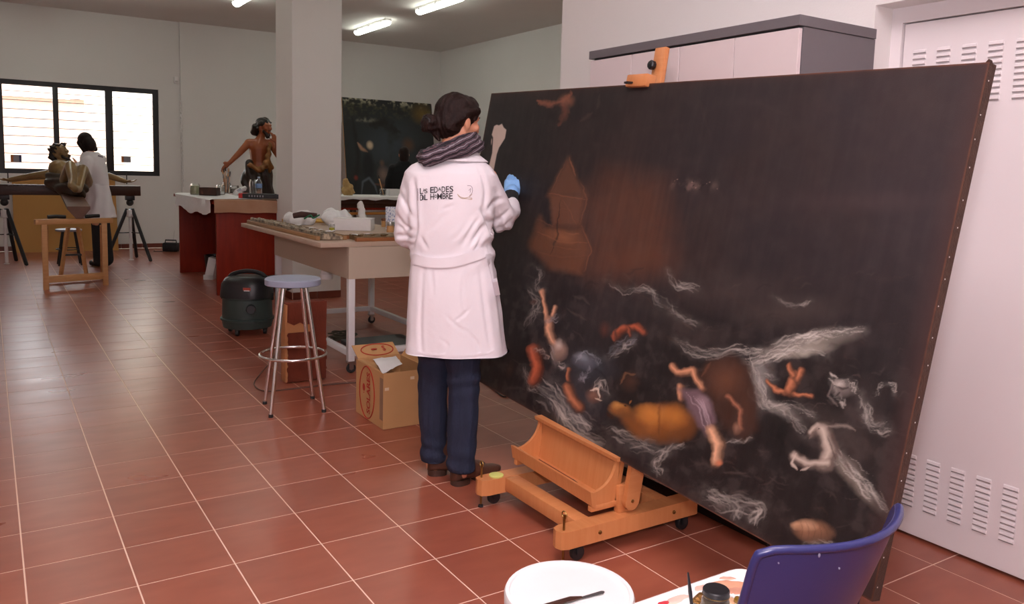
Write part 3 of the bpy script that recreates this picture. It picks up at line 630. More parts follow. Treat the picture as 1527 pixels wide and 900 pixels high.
nail = MB().lathe([(.0022, 0), (.0018, .0008), (0, .0013)], n=8).mesh('tack'); fixnormals(nail); nail.materials.append(M_nail)
q = Vector((0,0,1)).rotation_difference(PD)
for k in range(19):
    o = bpy.data.objects.new('tack', nail); COL.objects.link(o); o.parent = pt; o.rotation_mode = 'QUATERNION'; o.rotation_quaternion = q
    o.location = cpt(1, .03+k*.052+random.uniform(-.008, .008))+bk*random.uniform(.25, .6)-PO
M_tear = mat('torn_corner', lin(60, 36, 26), .9)
MB().prism([cpt(.996, 1), cpt(1.0, 1), cpt(.9985, 1.006)], bk*.5).build('torn_flap', M_tear, pt, smooth=0)

# ------------------------------------------------------------------ easel
es = thing('studio_easel', 'beech studio easel on castors holding the large canvas', 'easel', (1.3, .35, 0))
YR, YLF = .065, .625
def foot(y):
    h0, h1 = .062, .128; x0, x1 = .985, 1.66; wv = .036
    pts = [(x1, -wv), (x1, wv)]+[(x0+.04-.04*math.cos(a), wv*math.sin(a) if False else 0) for a in []]
    pts = [(x1, -wv), (x1, wv), (x0+.035, wv), (x0+.008, wv*.7), (x0, 0), (x0+.008, -wv*.7), (x0+.035, -wv)]
    MB().prism([(px, y+py, h0) for px, py in pts], (0, 0, h1-h0)).build('foot', M_beech_x, es, smooth=.5)
for y in (YR, YLF): foot(y)
MB().b2((1.10, YR+.037, .07), (1.165, YLF-.037, .127), .003).build('cross_bar', M_beech_y, es)
MB().b2((1.50, YR+.037, .07), (1.56, YLF-.037, .127), .003).build('cross_bar', M_beech_y, es)
def lean(z, x0, off=0): return x0+(z-.15)*math.tan(PB_)+off
XM = 1.325
for y, s in ((YR-.012, -1), (YLF+.012, 1)):
    a = MB()
    prof = []
    for t in range(9):
        an = math.pi+math.pi*t/8; prof.append((XM+.034*math.cos(an), .175+.034*math.sin(an)))
    zt = 1.25
    prof += [(lean(zt, XM+.034), zt), (lean(zt, XM-.034), zt)]
    a.prism([(px, y-.011, pz) for px, pz in prof], (0, .022, 0)); arm = a.build('side_arm', M_beech, es, smooth=.5)
    MB().lathe([(.007, 0), (.006, .003), (0, .0045)], (XM, y-.0112 if s < 0 else y+.0112, .178), 10, axis=(0, s, 0)).build('bolt', M_brass, arm)
    MB().b2((XM-.045, y-.03*s-.014, .125), (XM+.025, y-.03*s+.014, .235), .003).build('post_block', M_beech, es)
    for bx in (1.16, 1.53):
        MB().lathe([(.008, 0), (.007, .004), (0, .006)], (bx, (y-.025 if s < 0 else y+.025) , .097), 10, axis=(0, s, 0)).build('bolt', M_brass, es)
    # castors and front levelling screws
    for cx in (1.075, 1.60):
        k = MB().lathe([(.012, -.011), (.026, -.011), (.029, -.006), (.029, .006), (.026, .011), (.012, .011)], (cx, y+.012*s*0, .031), 18, axis=(0, 1, 0)).build('castor_wheel', M_blackplastic, es)
        MB().b2((cx-.012, y-.02, .03), (cx+.014, y-.014, .062)).b2((cx-.012, y+.014, .03), (cx+.014, y+.02, .062)).b2((cx-.018, y-.02, .056), (cx+.018, y+.02, .0625)).build('castor_fork', M_blackmetal, k)
    sc = MB().cyl((1.012, y, .012), (1.012, y, .185), .0045, n=8).build('levelling_screw', M_brass, es)
    MB().lathe([(.004, .012), (.011, .008), (.012, .0), (.006, 0)][::-1], (1.012, y, .0), 12).build('screw_foot', M_blackplastic, sc)
    MB().tube([Vector((1.012, y+.0, .176))+Vector((0, .013*math.cos(t), .013*math.sin(t)+.01)) for t in [2*math.pi*i/10 for i in range(10)]], .0028, 6, closed=True).build('wing', M_brass, sc)
# tray (trough) between the arms
YA, YZ = YR+.022, YLF-.012
def zr(y): return (y-.365)*.03                 # follows the slight slope of the canvas
def ybox(prof, m, nm, par, y0=YA, y1=YZ): return MB().loft([[Vector((x, y, z+zr(y))) for x, z in prof] for y in (y0, y1)]).build(nm, m, par, smooth=.3)
tray = ybox([(1.274, .172), (1.29, .172), (1.318, .335), (1.300, .338)], M_beech_y, 'tray_back', es)
ybox([(1.268, .338), (1.318, .338), (1.322, .353), (1.266, .353)], M_beech_y, 'ledge', es, YA-.01, YZ+.012)
ybox([(1.178, .176), (1.29, .164), (1.29, .177), (1.178, .189)], M_beech_y, 'tray_bottom', es)
ybox([(1.158, .186), (1.178, .176), (1.166, .238), (1.148, .242)], M_beech_y, 'tray_front', es, YA-.01, YZ+.012)
for y in (YA, YZ-.014):
    arc = [(1.172, .19), (1.166, .232)]+[(1.166+.112*math.sin(t*math.pi/2/8), .344-.112*math.cos(t*math.pi/2/8)) for t in range(9)]+[(1.288, .335), (1.288, .174)]
    MB().prism([(x, y, z+zr(y)) for x, z in arc], (0, .014, 0)).build('tray_side', M_beech_x, es, smooth=.3)
    MB().b2((1.16, y-.004, .160+zr(y)), (1.30, y+.018, .182+zr(y)), .002).build('tray_rail', M_beech_x, es)
mast_y = .372
MB().beam((lean(.10, 1.40), mast_y, .10), (lean(1.93, 1.385), mast_y, 1.93), .064, .024, .003, (1, 0, 0)).build('mast', M_beech, es)
c0 = cpt((PO.y-mast_y)/PWD, 1.0)
hk = MB().box(c0-PN*.005+PU*.012+Vector((0, .022, 0)), (.125, .05, .05), Rp, .004).build('top_clamp', M_beech_y, es)
kb = MB().lathe([(.019, 0), (.0195, .004), (.0195, .016), (.015, .021), (.005, .0225)], Vector((lean(1.855, 1.385)-.018, mast_y+.018, 1.858)), 9, axis=PN).build('clamp_knob', M_blackplastic, es, smooth=.4)
MB().b2((c0.x-.045, mast_y-.02, c0.z+.002), (c0.x-.01, mast_y+.004, c0.z+.01)).build('clamp_pad', M_blackplastic, es)
lid = MB().lathe([(.0, .0), (.031, 0), (.031, .006), (.026, .008), (.0, .0075)], (1.075, YLF-.005, .1285), 20).build('jar_lid', mat('lime_lid', lin(208, 212, 120), .4), smooth=.5)
tag(lid, 'pale lime green jar lid lying on the easel foot', 'lid')
bru = thing('paint_brush', 'thin brown brush lying inside the easel tray', 'brush', (1.22, .4, .18))
MB().tube([(1.235, .30, .190), (1.23, .53, .202)], [.0035, .0025], 6).build('handle', mat('brush_red_handle', lin(110, 52, 36), .4), bru)
MB().tube([(1.235, .30, .190), (1.236, .27, .189)], [.004, .001], 6).build('bristles', mat('brush_hair', (.05, .03, .02), .8), bru)

# ------------------------------------------------------------------ grey cabinet behind the canvas
cb = thing('office_cabinet', 'tall grey office cabinet with pale doors behind the large canvas', 'cabinet', (2.0, .38, 0))
M_cg = mat('dark_grey_laminate', lin(104, 100, 103), .5, var=.03, scale=60); M_cd = mat('pale_grey_laminate', lin(212, 200, 200), .45, var=.015)
CY0, CY1 = -.225, .985
MB().b2((1.80, CY0, .042), (2.228, CY0+.018, 1.952)).b2((1.80, CY1-.018, .042), (2.228, CY1, 1.952)).b2((2.21, CY0+.018, .075), (2.228, CY1-.018, 1.952)).b2((1.80, CY0+.018, .075), (2.21, CY1-.018, .095)).b2((1.80, CY0+.018, 1.93), (2.21, CY1-.018, 1.952)).build('carcass', M_cg, cb, smooth=0)
MB().b2((1.772, CY0-.004, 1.954), (2.228, CY1+.004, 1.992), .002).build('top_panel', M_cg, cb, smooth=0)
MB().b2((1.785, CY0+.005, 0), (2.22, CY1-.005, .042)).build('plinth', M_blackplastic, cb, smooth=0)
ws = (CY1-CY0)/4
for k in range(4):
    d = MB().b2((1.778, CY0+ws*k+.0018, .046), (1.797, CY0+ws*(k+1)-.0018, 1.946), .002).build('door', M_cd, cb, smooth=0)
    y = CY0+ws*(k+1)-.03 if k % 2 == 0 else CY0+ws*k+.03
    MB().tube([(1.779, y, .95), (1.755, y, .955), (1.755, y, 1.065), (1.779, y, 1.07)], .005, 8).build('handle', M_steel, d)

# ------------------------------------------------------------------ blue chair with the palette on it
M_blue = mat('blue_plastic', lin(44, 46, 96), .32, var=.08, scale=5, bump=.02, bscale=200)
ch = thing('plastic_chair', 'dark blue moulded plastic chair with paint flecks on its back', 'chair', (.555, -1.15, 0))
rows = []
NS = 21
for j in range(27):
    t = j/26.0
    row = []
    for i in range(NS):
        s = -1+2*i/(NS-1)
        if t < .42:                                      # seat, front edge -> back
            k = t/.42; y = -.905-.375*k; z = .436-.012*math.sin(k*math.pi)+(-.03*(1-k*6)**2 if k < .166 else 0); hw = .215+.012*math.sin(k*math.pi)-.065*max(0, (k-.6)/.4)**1.5; row.append(Vector((.555+s*hw, y, z+.012*s*s)))
        else:
            k = (t-.42)/.58; y = -1.28-.10*k-.035*math.sin(k*math.pi*.5); z = .436+.361*max(0, k-.05)**1.0/.95+(-.0 if k > .1 else 0)
            hw = .150+.047*min(1, k*1.15)**.8; cv = .075*(s*s)*min(1, k*2); zz = z-(.010*max(0, abs(s)-.88)/.12*((k > .97)*1.0))
            row.append(Vector((.555+s*hw, y+cv, zz)))
    rows.append(row)
nb = []
def solid(rows, th):
    A = np.array([[list(v) for v in r] for r in rows]); du = np.gradient(A, axis=1); dv = np.gradient(A, axis=0); N = np.cross(du, dv); N /= np.linalg.norm(N, axis=2)[..., None]+1e-9
    B = A-N*th; m, n = A.shape[:2]; vs = [Vector(v) for v in A.reshape(-1, 3)]+[Vector(v) for v in B.reshape(-1, 3)]; o = m*n; fs = []
    for i in range(m-1):
        for j in range(n-1): a = i*n+j; fs += [(a, a+1, a+n+1, a+n), (o+a, o+a+n, o+a+n+1, o+a+1)]
    bd = [j for j in range(n)]+[i*n+n-1 for i in range(1, m)]+[(m-1)*n+j for j in range(n-2, -1, -1)]+[i*n for i in range(m-2, 0, -1)]
    for i in range(len(bd)): a, b = bd[i], bd[(i+1) % len(bd)]; fs.append((a, b, o+b, o+a))
    return MB().add(vs, fs)
shell = solid(rows, .007).build('shell', M_blue, ch, smooth=.9)
rim = [rows[-1][i] for i in range(NS)]
edge = [r[0] for r in rows[12:]]+rim+[r[-1] for r in rows[12:]][::-1]
MB().tube([p+Vector((0, -.002, 0)) for p in edge], .0075, 8).build('rim', M_blue, shell, smooth=2)
for x, y, y2 in ((.37, -1.22, -1.32), (.74, -1.22, -1.32), (.37, -.98, -.9), (.74, -.98, -.9)):
    MB().tube([(x, y, .421), (x+(x-.555)*.2, y2, .012)], .011, 10).build('leg', M_steel, ch)
for yy in (-1.22, -.98): MB().tube([(.37, yy, .414), (.74, yy, .414)], .01, 8).build('seat_bar', M_steel, ch)
M_fleck = mat('dried_paint_fleck', lin(128, 124, 150), .6)
for k, (px, py, r) in enumerate(((1244, 838, .003), (1262, 852, .0016), (1206, 862, .0012))):
    p = onp(px, py, (.555, -1.40, .7), Vector((0, 1, .28)).normalized()); p.y = -1.28-.10*((p.z-.452)/.345)-.035*math.sin(max(0, min(1, (p.z-.452)/.345))*math.pi*.5)+.075*((p.x-.555)/.2)**2-.0075
    MB().ell(p, (r*.7, .002, r*1.4), n=8, m=5).build('paint_fleck', M_fleck, ch)

pal = thing('palette_tray', 'white plastic palette smeared with paint resting on the blue chair', 'palette', (.57, -1.1, .465))
def rrect(x0, y0, x1, y1, r, z, n=5):
    out = []
    for cx, cy, a0 in ((x1-r, y1-r, 0), (x0+r, y1-r, 90), (x0+r, y0+r, 180), (x1-r, y0+r, 270)):
        for k in range(n+1): a = math.radians(a0+90*k/n); out.append(Vector((cx+r*math.cos(a), cy+r*math.sin(a), z)))
    return out
PZ = .468
MB().loft([rrect(.30, -1.27, .822, -.925, .045, PZ-.012), rrect(.297, -1.273, .825, -.922, .047, PZ), rrect(.304, -1.266, .818, -.929, .042, PZ+.003), rrect(.310, -1.26, .812, -.935, .038, PZ+.001)]).build('board', mat('white_palette', (.82, .80, .79), .35, var=.04), pal, smooth=.4)
def smear(px, py, rx, ry, rot, col, par=pal, h=.002, nm='paint_smear'):
    c = fl(px, py, PZ+.001); P = []; rr = random.Random(int(px*7+py))
    prof = [(1.0, -.0005), (.9, h*.6), (.55, h), (0.02, h*.9)]; rings = []
    js = [1+rr.uniform(-.22, .22) for _ in range(16)]
    for s, z in prof: rings.append([c+Vector((s*(rx*js[k]*math.cos(k*math.pi/8)*math.cos(rot)-ry*js[k]*math.sin(k*math.pi/8)*math.sin(rot)), s*(rx*js[k]*math.cos(k*math.pi/8)*math.sin(rot)+ry*js[k]*math.sin(k*math.pi/8)*math.cos(rot)), z)) for k in range(16)])
    MB().loft(rings).build(nm, mat('oil_'+nm, lin(*col), .4, var=.2, scale=40), par, smooth=2)
for a in ((1088, 872, .042, .026, -.5, (214, 158, 128)), (1098, 880, .026, .02, -.3, (196, 142, 120)), (1122, 870, .006, .004, 0, (110, 112, 140)), (1137, 872, .007, .006, 0, (226, 196, 150)), (1144, 882, .006, .006, 0, (205, 214, 60)), (1085, 862, .02, .008, -.6, (220, 170, 150)),
          (1010, 893, .04, .012, .1, (226, 190, 176)), (1092, 895, .02, .012, .4, (222, 178, 140)), (1128, 886, .005, .004, 0, (190, 196, 200)), (1045, 876, .02, .01, .2, (224, 176, 160)), (990, 899, .02, .008, 0, (196, 60, 70))): smear(*a)
jar = thing('glass_jar', 'glass jar with black screw lid standing on the white palette', 'jar', fl(1066, 905, PZ))
jc = fl(1068, 880, PZ+.075); jc.z = PZ+.004
MB().lathe([(.026, 0), (.029, .004), (.029, .05), (.025, .058), (.024, .064)], jc, 24).build('glass', M_glass, jar)
MB().lathe([(.024, .002), (.0265, .004), (.0265, .036), (.022, .038)], jc, 20).build('contents', mat('pale_varnish', lin(206, 188, 160), .3), jar)
MB().lathe([(.0275, .060), (.028, .062), (.028, .073), (.026, .0755), (.0, .0745)], jc, 28).build('lid', M_blackplastic, jar)
MB().tube([jc+Vector((.0281*math.cos(t*math.pi/14), .0281*math.sin(t*math.pi/14), .063)) for t in range(28)], .0008, 5, closed=True).build('gold_band', M_brass, jar)
br = thing('long_brush', 'thin black handled brush standing upright beside the glass jar', 'brush')
ba = fl(1034, 925, PZ+.02); bt = fl(1026, 853, PZ+.165); bt = Vector((ba.x, ba.y, 0))+Vector((-.012, .01, PZ+.165))
bt = onp(1026, 853, ba, HF)
br.location = ba
MB().tube([ba, ba.lerp(bt, .35)], [.0045, .0035], 8).build('ferrule', M_steel, br); MB().tube([ba.lerp(bt, .35), ba.lerp(bt, .6), bt], [.0035, .0042, .0018], 8).build('handle', M_blackplastic, br)
pot = thing('brush_pot', 'small steel pot holding the upright black brush on the palette', 'pot', (ba.x, ba.y, PZ+.004))
MB().lathe([(.018, 0), (.02, .002), (.021, .028), (.0195, .028), (.0185, .004), (0, .004)], (ba.x, ba.y, PZ+.0035), 18).build('cup', M_steel, pot)
for k, (px, py, col, lb) in enumerate(((1042, 893, lin(150, 110, 60), 'squeezed ochre paint tube lying beside the black lidded jar'), (1105, 897, lin(170, 130, 50), 'crumpled gold foil paint tube on the palette'), (1120, 899, lin(170, 165, 175), 'crumpled silver paint tube on the palette near the chair back'))):
    p = fl(px, py, PZ+.012); p.z = PZ+.0145; t = thing('paint_tube', lb, 'paint tube', p-Vector((0, 0, .012))); a = k*1.1+.4; dv = Vector((math.cos(a), math.sin(a), 0)); sv = Vector((-dv.y, dv.x, 0))
    rg = []
    for s, wv, hh in ((-.024, .011, .001), (-.015, .0105, .005), (0, .009, .0085), (.014, .008, .008), (.017, .004, .004)):
        rg.append([p+dv*s+sv*(wv*math.cos(q))+Vector((0, 0, hh*math.sin(q)-.003*(k == 1))) for q in [2*math.pi*i/12 for i in range(12)]])
    MB().loft(rg).build('body', mat('tube_foil', col, .35, .7, var=.2, bump=.6, bscale=90), t, smooth=1); MB().cyl(p+dv*.017, p+dv*.026, .0042, .0045, 10).build('cap', M_white, t)

# ------------------------------------------------------------------ white bucket with palette knife
BK = fl(849, 880, .36); BK.z = 0
bkt = thing('plastic_bucket', 'round white plastic bucket with closed lid beside the chair', 'bucket', BK)
M_bw = mat('white_plastic', (.82, .82, .81), .4, var=.02)
MB().lathe([(.138, 0), (.142, .004), (.155, .30), (.158, .302), (.158, .322), (.155, .324)], BK, 40).build('body', M_bw, bkt)
MB().lathe([(.158, .322), (.1635, .324), (.1645, .352), (.161, .360), (.152, .360), (.150, .355), (.02, .3545), (0, .3545)], BK, 48).build('lid', M_bw, bkt)
MB().tube([BK+Vector((.162*math.cos(t), .162*math.sin(t), .30-.05*math.sin(t*1.0-.6))) for t in [.6+math.pi*i/14 for i in range(15)]], .003, 6).build('handle', M_steel, bkt)
kn = thing('palette_knife', 'narrow dark palette knife lying on the white bucket lid', 'knife', fl(870, 890, .357))
a, b = fl(838, 899, .3585), fl(901, 882, .3585)
d = (b-a).normalized(); sd = Vector((-d.y, d.x, 0)); L = (b-a).length
MB().prism([a+d*(L*.45)-sd*.0035, a+d*(L*.95)-sd*.006, b-sd*.002, b+sd*.003, a+d*(L*.95)+sd*.006, a+d*(L*.45)+sd*.0035], (0, 0, .0015)).build('blade', mat('stained_blade', (.10, .09, .09), .5, .5), kn, smooth=0)
MB().tube([a-d*.06+Vector((0,0,.004)), a+d*(L*.2)+Vector((0,0,.005)), a+d*(L*.46)+Vector((0,0,.002))], [.006, .007, .003], 8).build('handle', M_darkwood, kn)
# ------------------------------------------------------------------ people
M_skin = mat('skin', lin(214, 150, 118), .5, var=.05, scale=9)
M_hair = mat('dark_hair', (.006, .004, .004), .42, col2=(.026, .010, .007), scale=18, stretch=(4, 4, 1), bump=.5, bscale=70, spec=.18)
M_coat = mat('white_cotton', (.80, .765, .80), .85, var=.015, scale=5, bump=.12, bscale=45)
def basis(f, u=Vector((0, 0, 1))):
    f = f.normalized(); r = f.cross(u).normalized(); u = r.cross(f); return r, f, u, Matrix((r, f, u)).transposed()
def head_prims(mb, c, f, u=Vector((0, 0, 1)), s=1.0):
    r, f, u, R = basis(f, u); P = lambda a, b, k: c+(r*a+f*b+u*k)*s
    mb.ell(P(0, -.012, .032), (.074*s, .094*s, .088*s), R)
    mb.rcone(P(0, .030, .018), P(0, .050, -.080), .066*s, .030*s); mb.rcone(P(-.03, .0, -.04), P(0, .046, -.082), .042*s, .028*s); mb.rcone(P(.03, .0, -.04), P(0, .046, -.082), .042*s, .028*s)
    mb.rcone(P(0, .092, .018), P(0, .113, -.020), .007*s, .0125*s); mb.ell(P(0, .101, -.022), (.019*s, .014*s, .009*s), R)
    mb.rcone(P(-.032, .083, .034), P(.032, .083, .034), .013*s, .013*s)
    mb.ell(P(0, .090, -.046), (.022*s, .011*s, .006*s), R); mb.ell(P(0, .087, -.056), (.019*s, .011*s, .006*s), R)
    for k in (-1, 1):
        mb.ell(P(.041*k, .066, -.012), (.024*s, .022*s, .022*s), R)
        mb.ell(P(.076*k, -.006, -.004), (.009*s, .019*s, .031*s), R); mb.ell(P(.081*k, -.014, .006), (.006*s, .014*s, .022*s), R)
    return P, R
def hand_prims(mb, w, d, n, thumb, s=1.0, curl=.5):
    """wrist point w, pointing direction d, palm normal n, thumb side vector"""
    d = d.normalized(); t = thumb.normalized(); n = n.normalized()
    mb.rcone(w, w+d*.03*s, .024*s, .024*s)
    for k, (o, L) in enumerate(((.027, .074), (.009, .083), (-.009, .077), (-.026, .060))):
        a = w+d*.025*s+t*o*.8*s; b = w+d*.085*s+t*o*s; mb.rcone(a, b, .016*s, .0135*s)
        p = b; dd = d.copy(); rr = .0092*s
        for q, ff in enumerate((.45, .32, .26)):
            dd = (dd+n*curl*(.45+.25*q)).normalized(); e = p+dd*L*ff*s; mb.rcone(p, e, rr, rr*.9); p = e; rr *= .9
    a = w+d*.03*s+t*.024*s; b = a+(d*.7+t*.8+n*.3).normalized()*.042*s; c = b+(d*.9+t*.35+n*.3).normalized()*.03*s
    mb.rcone(a, b, .0135*s, .0115*s); mb.rcone(b, c, .0115*s, .0092*s)
def ering(c, ax, ay, a, b, n=28, p=2.3, jit=None):
    out = []
    for k in range(n):
        t = 2*math.pi*k/n; ct, st = math.cos(t), math.sin(t)
        x = math.copysign(abs(ct)**(2/p), ct)*a; y = math.copysign(abs(st)**(2/p), st)*b
        if jit: m = 1+jit(t); x *= m; y *= m
        out.append(c+ax*x+ay*y)
    return out
def wrinkle(amp, sc, seed=0, st=(1, 1, 1)):
    sd = Vector((seed*3.1, seed*1.7, seed*2.3))
    def f(co, n):
        q = Vector((co.x*st[0], co.y*st[1], co.z*st[2])); return amp*(noise.noise(q*sc+sd)*1.0+.5*noise.noise(q*sc*2.3+sd))
    return f

# ---- restorer painting the large canvas
W0 = Vector((1.03, .98, 0))
def wp(x, y, d=0.0): return onp(x, y, W0+HF*d, HF)
wo = thing('person', 'woman in long white lab coat, jeans and patterned scarf retouching the large canvas', 'person', (1.02, .96, 0))
hf = (HF*math.cos(math.radians(47))+HR*math.sin(math.radians(47))+Vector((0, 0, -.10))).normalized()
hc = wp(683, 184, .05)
# skin: one continuous body
mb = MB(); P, HRm = head_prims(mb, hc, hf, Vector((.02, .02, 1)), .98)
nk = wp(676, 232, .02); mb.rcone(P(0, -.02, -.05), nk, .052, .056)
shL, shR, elL, elR, wrL, wrR = wp(620, 268, .0), wp(726, 266, .0), wp(606, 350, .02), wp(750, 327, .12), wp(645, 352, .25), wp(763, 291, .33)
pel = wp(676, 455, 0)
mb.chain([nk, wp(674, 290, .01), wp(674, 385, 0), pel], [.07, .105, .09, .115]); mb.rcone(shL, shR, .05, .05)
mb.chain([shL, elL, wrL], [.046, .036, .025]); mb.chain([shR, elR, wrR], [.046, .036, .025])
hnd = wp(766, 266, .405); dR = (hnd-wrR).normalized()
hand_prims(mb, wrL, (wp(670, 345, .34)-wrL), Vector((0, 0, -1)), HF, .95, .4)
hand_prims(mb, wrR-dR*.01, dR, (HF*.9-Vector((0, 0, .3))), -HR, .6, .55)
kL0, kL1, kL2 = wp(648, 500, .05), wp(646, 600, .06), wp(648, 694, .07); kR0, kR1, kR2 = wp(692, 500, -.02), wp(690, 600, -.03), wp(687, 702, -.05)
mb.chain([pel+HR*-.07, kL0, kL1, kL2], [.08, .07, .055, .04]); mb.chain([pel+HR*.07, kR0, kR1, kR2], [.08, .07, .055, .04])
toeL = fl(690, 703); heelL = fl(641, 707); heelR = fl(677, 723); toeR = fl(736, 706)
for k2, he, to in ((kL2, heelL, toeL), (kR2, heelR, toeR)):
    dd = (to-he).normalized(); a = he+dd*.05+Vector((0, 0, .05)); mb.rcone(k2, a, .03, .024); mb.rcone(a, he+dd*.19+Vector((0, 0, .035)), .023, .018)
me = remesh(mb, .0065, 3); body = place('body', me, M_skin, wo, 3)
M_eyew = mat('eye_white', (.8, .78, .75), .25); M_iris = mat('brown_iris', (.03, .015, .01), .2); M_lip = mat('lips', lin(176, 88, 80), .4); M_brow = mat('brow', (.02, .012, .01), .7)
for k in (-1, 1):
    e = MB().ell(P(.031*k, .079, .012), (.0115, .009, .0085), HRm, 12, 8).build('eye', M_eyew, body, 3)
    MB().ell(P(.031*k, .086, .012), (.0048, .003, .0048), HRm, 10, 6).build('iris', M_iris, body, 3) if False else None
    MB().tube([P(.013*k, .097, .034), P(.032*k, .096, .039), P(.052*k, .078, .033)], [.003, .004, .002], 6).build('eyebrow', M_brow, body)
MB().ell(P(0, .098, -.050), (.021, .006, .008), HRm, 12, 8).build('lips', M_lip, body, 3)
# hair drawn back into a bun
mb = MB(); mb.ell(P(0, -.022, .040), (.084, .100, .094), HRm); mb.ell(P(0, -.06, -.005), (.074, .062, .075), HRm); mb.ell(P(0, .032, .082), (.066, .062, .048), HRm)
for k in (-1, 1): mb.rcone(P(.062*k, .045, .062), P(.074*k, -.03, .035), .024, .026); mb.rcone(P(.074*k, -.035, .02), P(.04*k, -.09, -.03), .024, .024); mb.rcone(P(.066*k, .055, .055), P(.073*k, .034, .018), .014, .008)
bun = P(-.022, -.137, -.022); mb.ell(bun, (.044, .036, .040), HRm)
for k in range(6):
    a = k*1.05; mb.rcone(bun+(HRm @ Vector((.026*math.cos(a), -.01, .026*math.sin(a)))), bun+(HRm @ Vector((.03*math.cos(a+1), -.018, .03*math.sin(a+1)))), .016, .014)
mb.rcone(bun+Vector((0, 0, -.02)), P(.0, -.095, -.09), .018, .007)
me = remesh(mb, .006, 3); displace(me, lambda co, n: .0025*noise.noise((HRm.transposed() @ co)*Vector((1, 1, 1)).x*38)+.002*math.sin((HRm.transposed() @ (co-hc)).x*260+6*noise.noise(co*12)))
place('hair', me, M_hair, wo, 3)
MB().tube([bun+(HRm @ Vector((.030*math.cos(t*.5), -.028, .022*math.sin(t*.5)))) for t in range(9)], .004, 6).build('hair_clip', M_blackplastic, wo)
# coat
rowsC = [(231, 650, 708, .06, .03), (239, 628, 722, .08, .02), (247, 613, 733, .095, .01), (258, 603, 741, .108, 0), (275, 602, 741, .118, 0), (300, 605, 738, .126, 0), (340, 609, 735, .128, 0), (385, 612, 737, .122, 0), (410, 610, 741, .13, 0), (450, 608, 746, .142, 0), (495, 606, 752, .152, 0), (529, 604, 757, .16, 0), (545, 603, 759, .162, 0)]
rg = []
for i, (y, xl, xr, b, d) in enumerate(rowsC):
    c = (wp(xl, y, d)+wp(xr, y, d))/2; a = (wp(xr, y, d)-wp(xl, y, d)).length/2; fo = max(0, (i-6)/5)
    rg.append(ering(c, HR, HF, a, b, 40, 2.4, lambda t, fo=fo: fo*.018*math.sin(7*t+.6)))
mb = MB(); mb.loft(rg)
mb.chain([wp(619, 271, 0), wp(610, 312, .0), wp(607, 350, .025), wp(618, 357, .10), wp(643, 352, .235)], [.058, .062, .060, .056, .046])
mb.chain([wp(724, 270, 0), wp(737, 300, .05), wp(749, 326, .115), wp(757, 316, .19), wp(761, 308, .25)], [.062, .062, .064, .058, .048])
me = remesh(mb, .0075, 6)
def coatfold(co, n):
    q = co-W0; x = q.dot(HR); z = co.z; v = 0
    dv = noise.noise(Vector((x*7, q.dot(HF)*7, z*4.5)))+.5*noise.noise(Vector((x*16+3, q.dot(HF)*16, z*11)))
    v += .0035*dv
    if z < 1.0: v += .0035*math.sin(x*34+2.5*noise.noise(co*4))*min(1, (1.0-z)*2.2)           # skirt folds
    # drag lines from the right armpit down to the waist, and creases at the elbows
    if .95 < z < 1.28: v += .007*math.sin((x*.8-z)*62+2*noise.noise(co*6))*max(0, min(1, (x+.02)*6))*max(0, 1-abs(z-1.1)/.18)
    if x < -.12 and z > 1.0: v += .0035*math.sin((z*.5+x*.9)*70+5*noise.noise(co*7))*max(0, noise.noise(co*5)+.4)
    if x > .17 and z > 1.05: v += .004*math.sin((z*.6+x)*80+5*noise.noise(co*7))*max(0, noise.noise(co*5)+.5)
    return v
displace(me, coatfold)
# pressed creases: polylines (photo pixels on the coat's back) with width and depth
CREASE = [([(617, 268), (618, 285), (619.6, 324), (620, 342), (614, 374)], 2.6, .016), ([(594, 284), (606, 306), (619, 330)], 2.5, .007), ([(590, 318), (602, 334), (618, 344)], 2.2, .006), ([(587, 352), (602, 351), (618, 356)], 2.4, .008), ([(592, 334), (600, 340), (606, 350)], 2, .005), ([(596, 364), (608, 362), (616, 366)], 2, .006),
  ([(714, 250), (722, 272), (724, 292), (720, 314)], 2.4, .009), ([(718, 312), (724, 322), (734, 344), (738, 350)], 3.0, .018), ([(722, 318), (738, 300), (752, 296)], 2.4, .007), ([(728, 330), (744, 326), (760, 312)], 2.2, .006), ([(734, 340), (750, 338), (764, 326)], 2.0, .005), ([(740, 282), (748, 300)], 2.2, .006),
  ([(715, 323), (704, 340), (690, 362)], 2.6, .009), ([(721, 334), (710, 352), (698, 372)], 2.4, .008), ([(722, 346), (714, 362), (707, 376)], 2.0, .007), ([(658, 312), (668, 309), (678, 305)], 2.2, .004), ([(627, 352), (632, 362), (639, 373)], 2.4, .006), ([(664, 318), (650, 334), (640, 344)], 3, .004), ([(700, 330), (684, 350), (672, 360)], 3, .005),
  ([(631, 400), (628, 450), (627, 498), (629, 528)], 2.4, .006), ([(643, 398), (646, 440)], 2.2, .005), ([(676, 480), (690, 470), (702, 458)], 2, .004), ([(664, 470), (684, 488), (700, 496)], 2, .004), ([(716, 400), (722, 450), (732, 524)], 2.6, .007), ([(736, 384), (742, 430), (752, 520)], 2.2, .008), ([(694, 398), (690, 440), (694, 470)], 3, .004), ([(655, 505), (668, 515), (660, 528)], 2, .004), ([(700, 498), (712, 512), (716, 528)], 2.4, .005)]
CREASE = [([(p.x, p.y) for p in bez([Vector((x, y, 0)) for x, y in c_], 5)], w_, d_) for c_, w_, d_ in CREASE]
_co = np.array([v.co for v in me.vertices]); _no = np.array([v.normal for v in me.vertices]); _d = _co-np.array(CAM); _z = _d@np.array(FW)
_px = PX0+FPX*(_d@np.array(CR))/_z; _py = PY0-FPX*(_d@np.array(CU))/_z; _off = np.zeros(len(_co)); _face = (_no@np.array(HF)) < .25
cv_ = Canvas(_px, _py, (0, 0, 0))
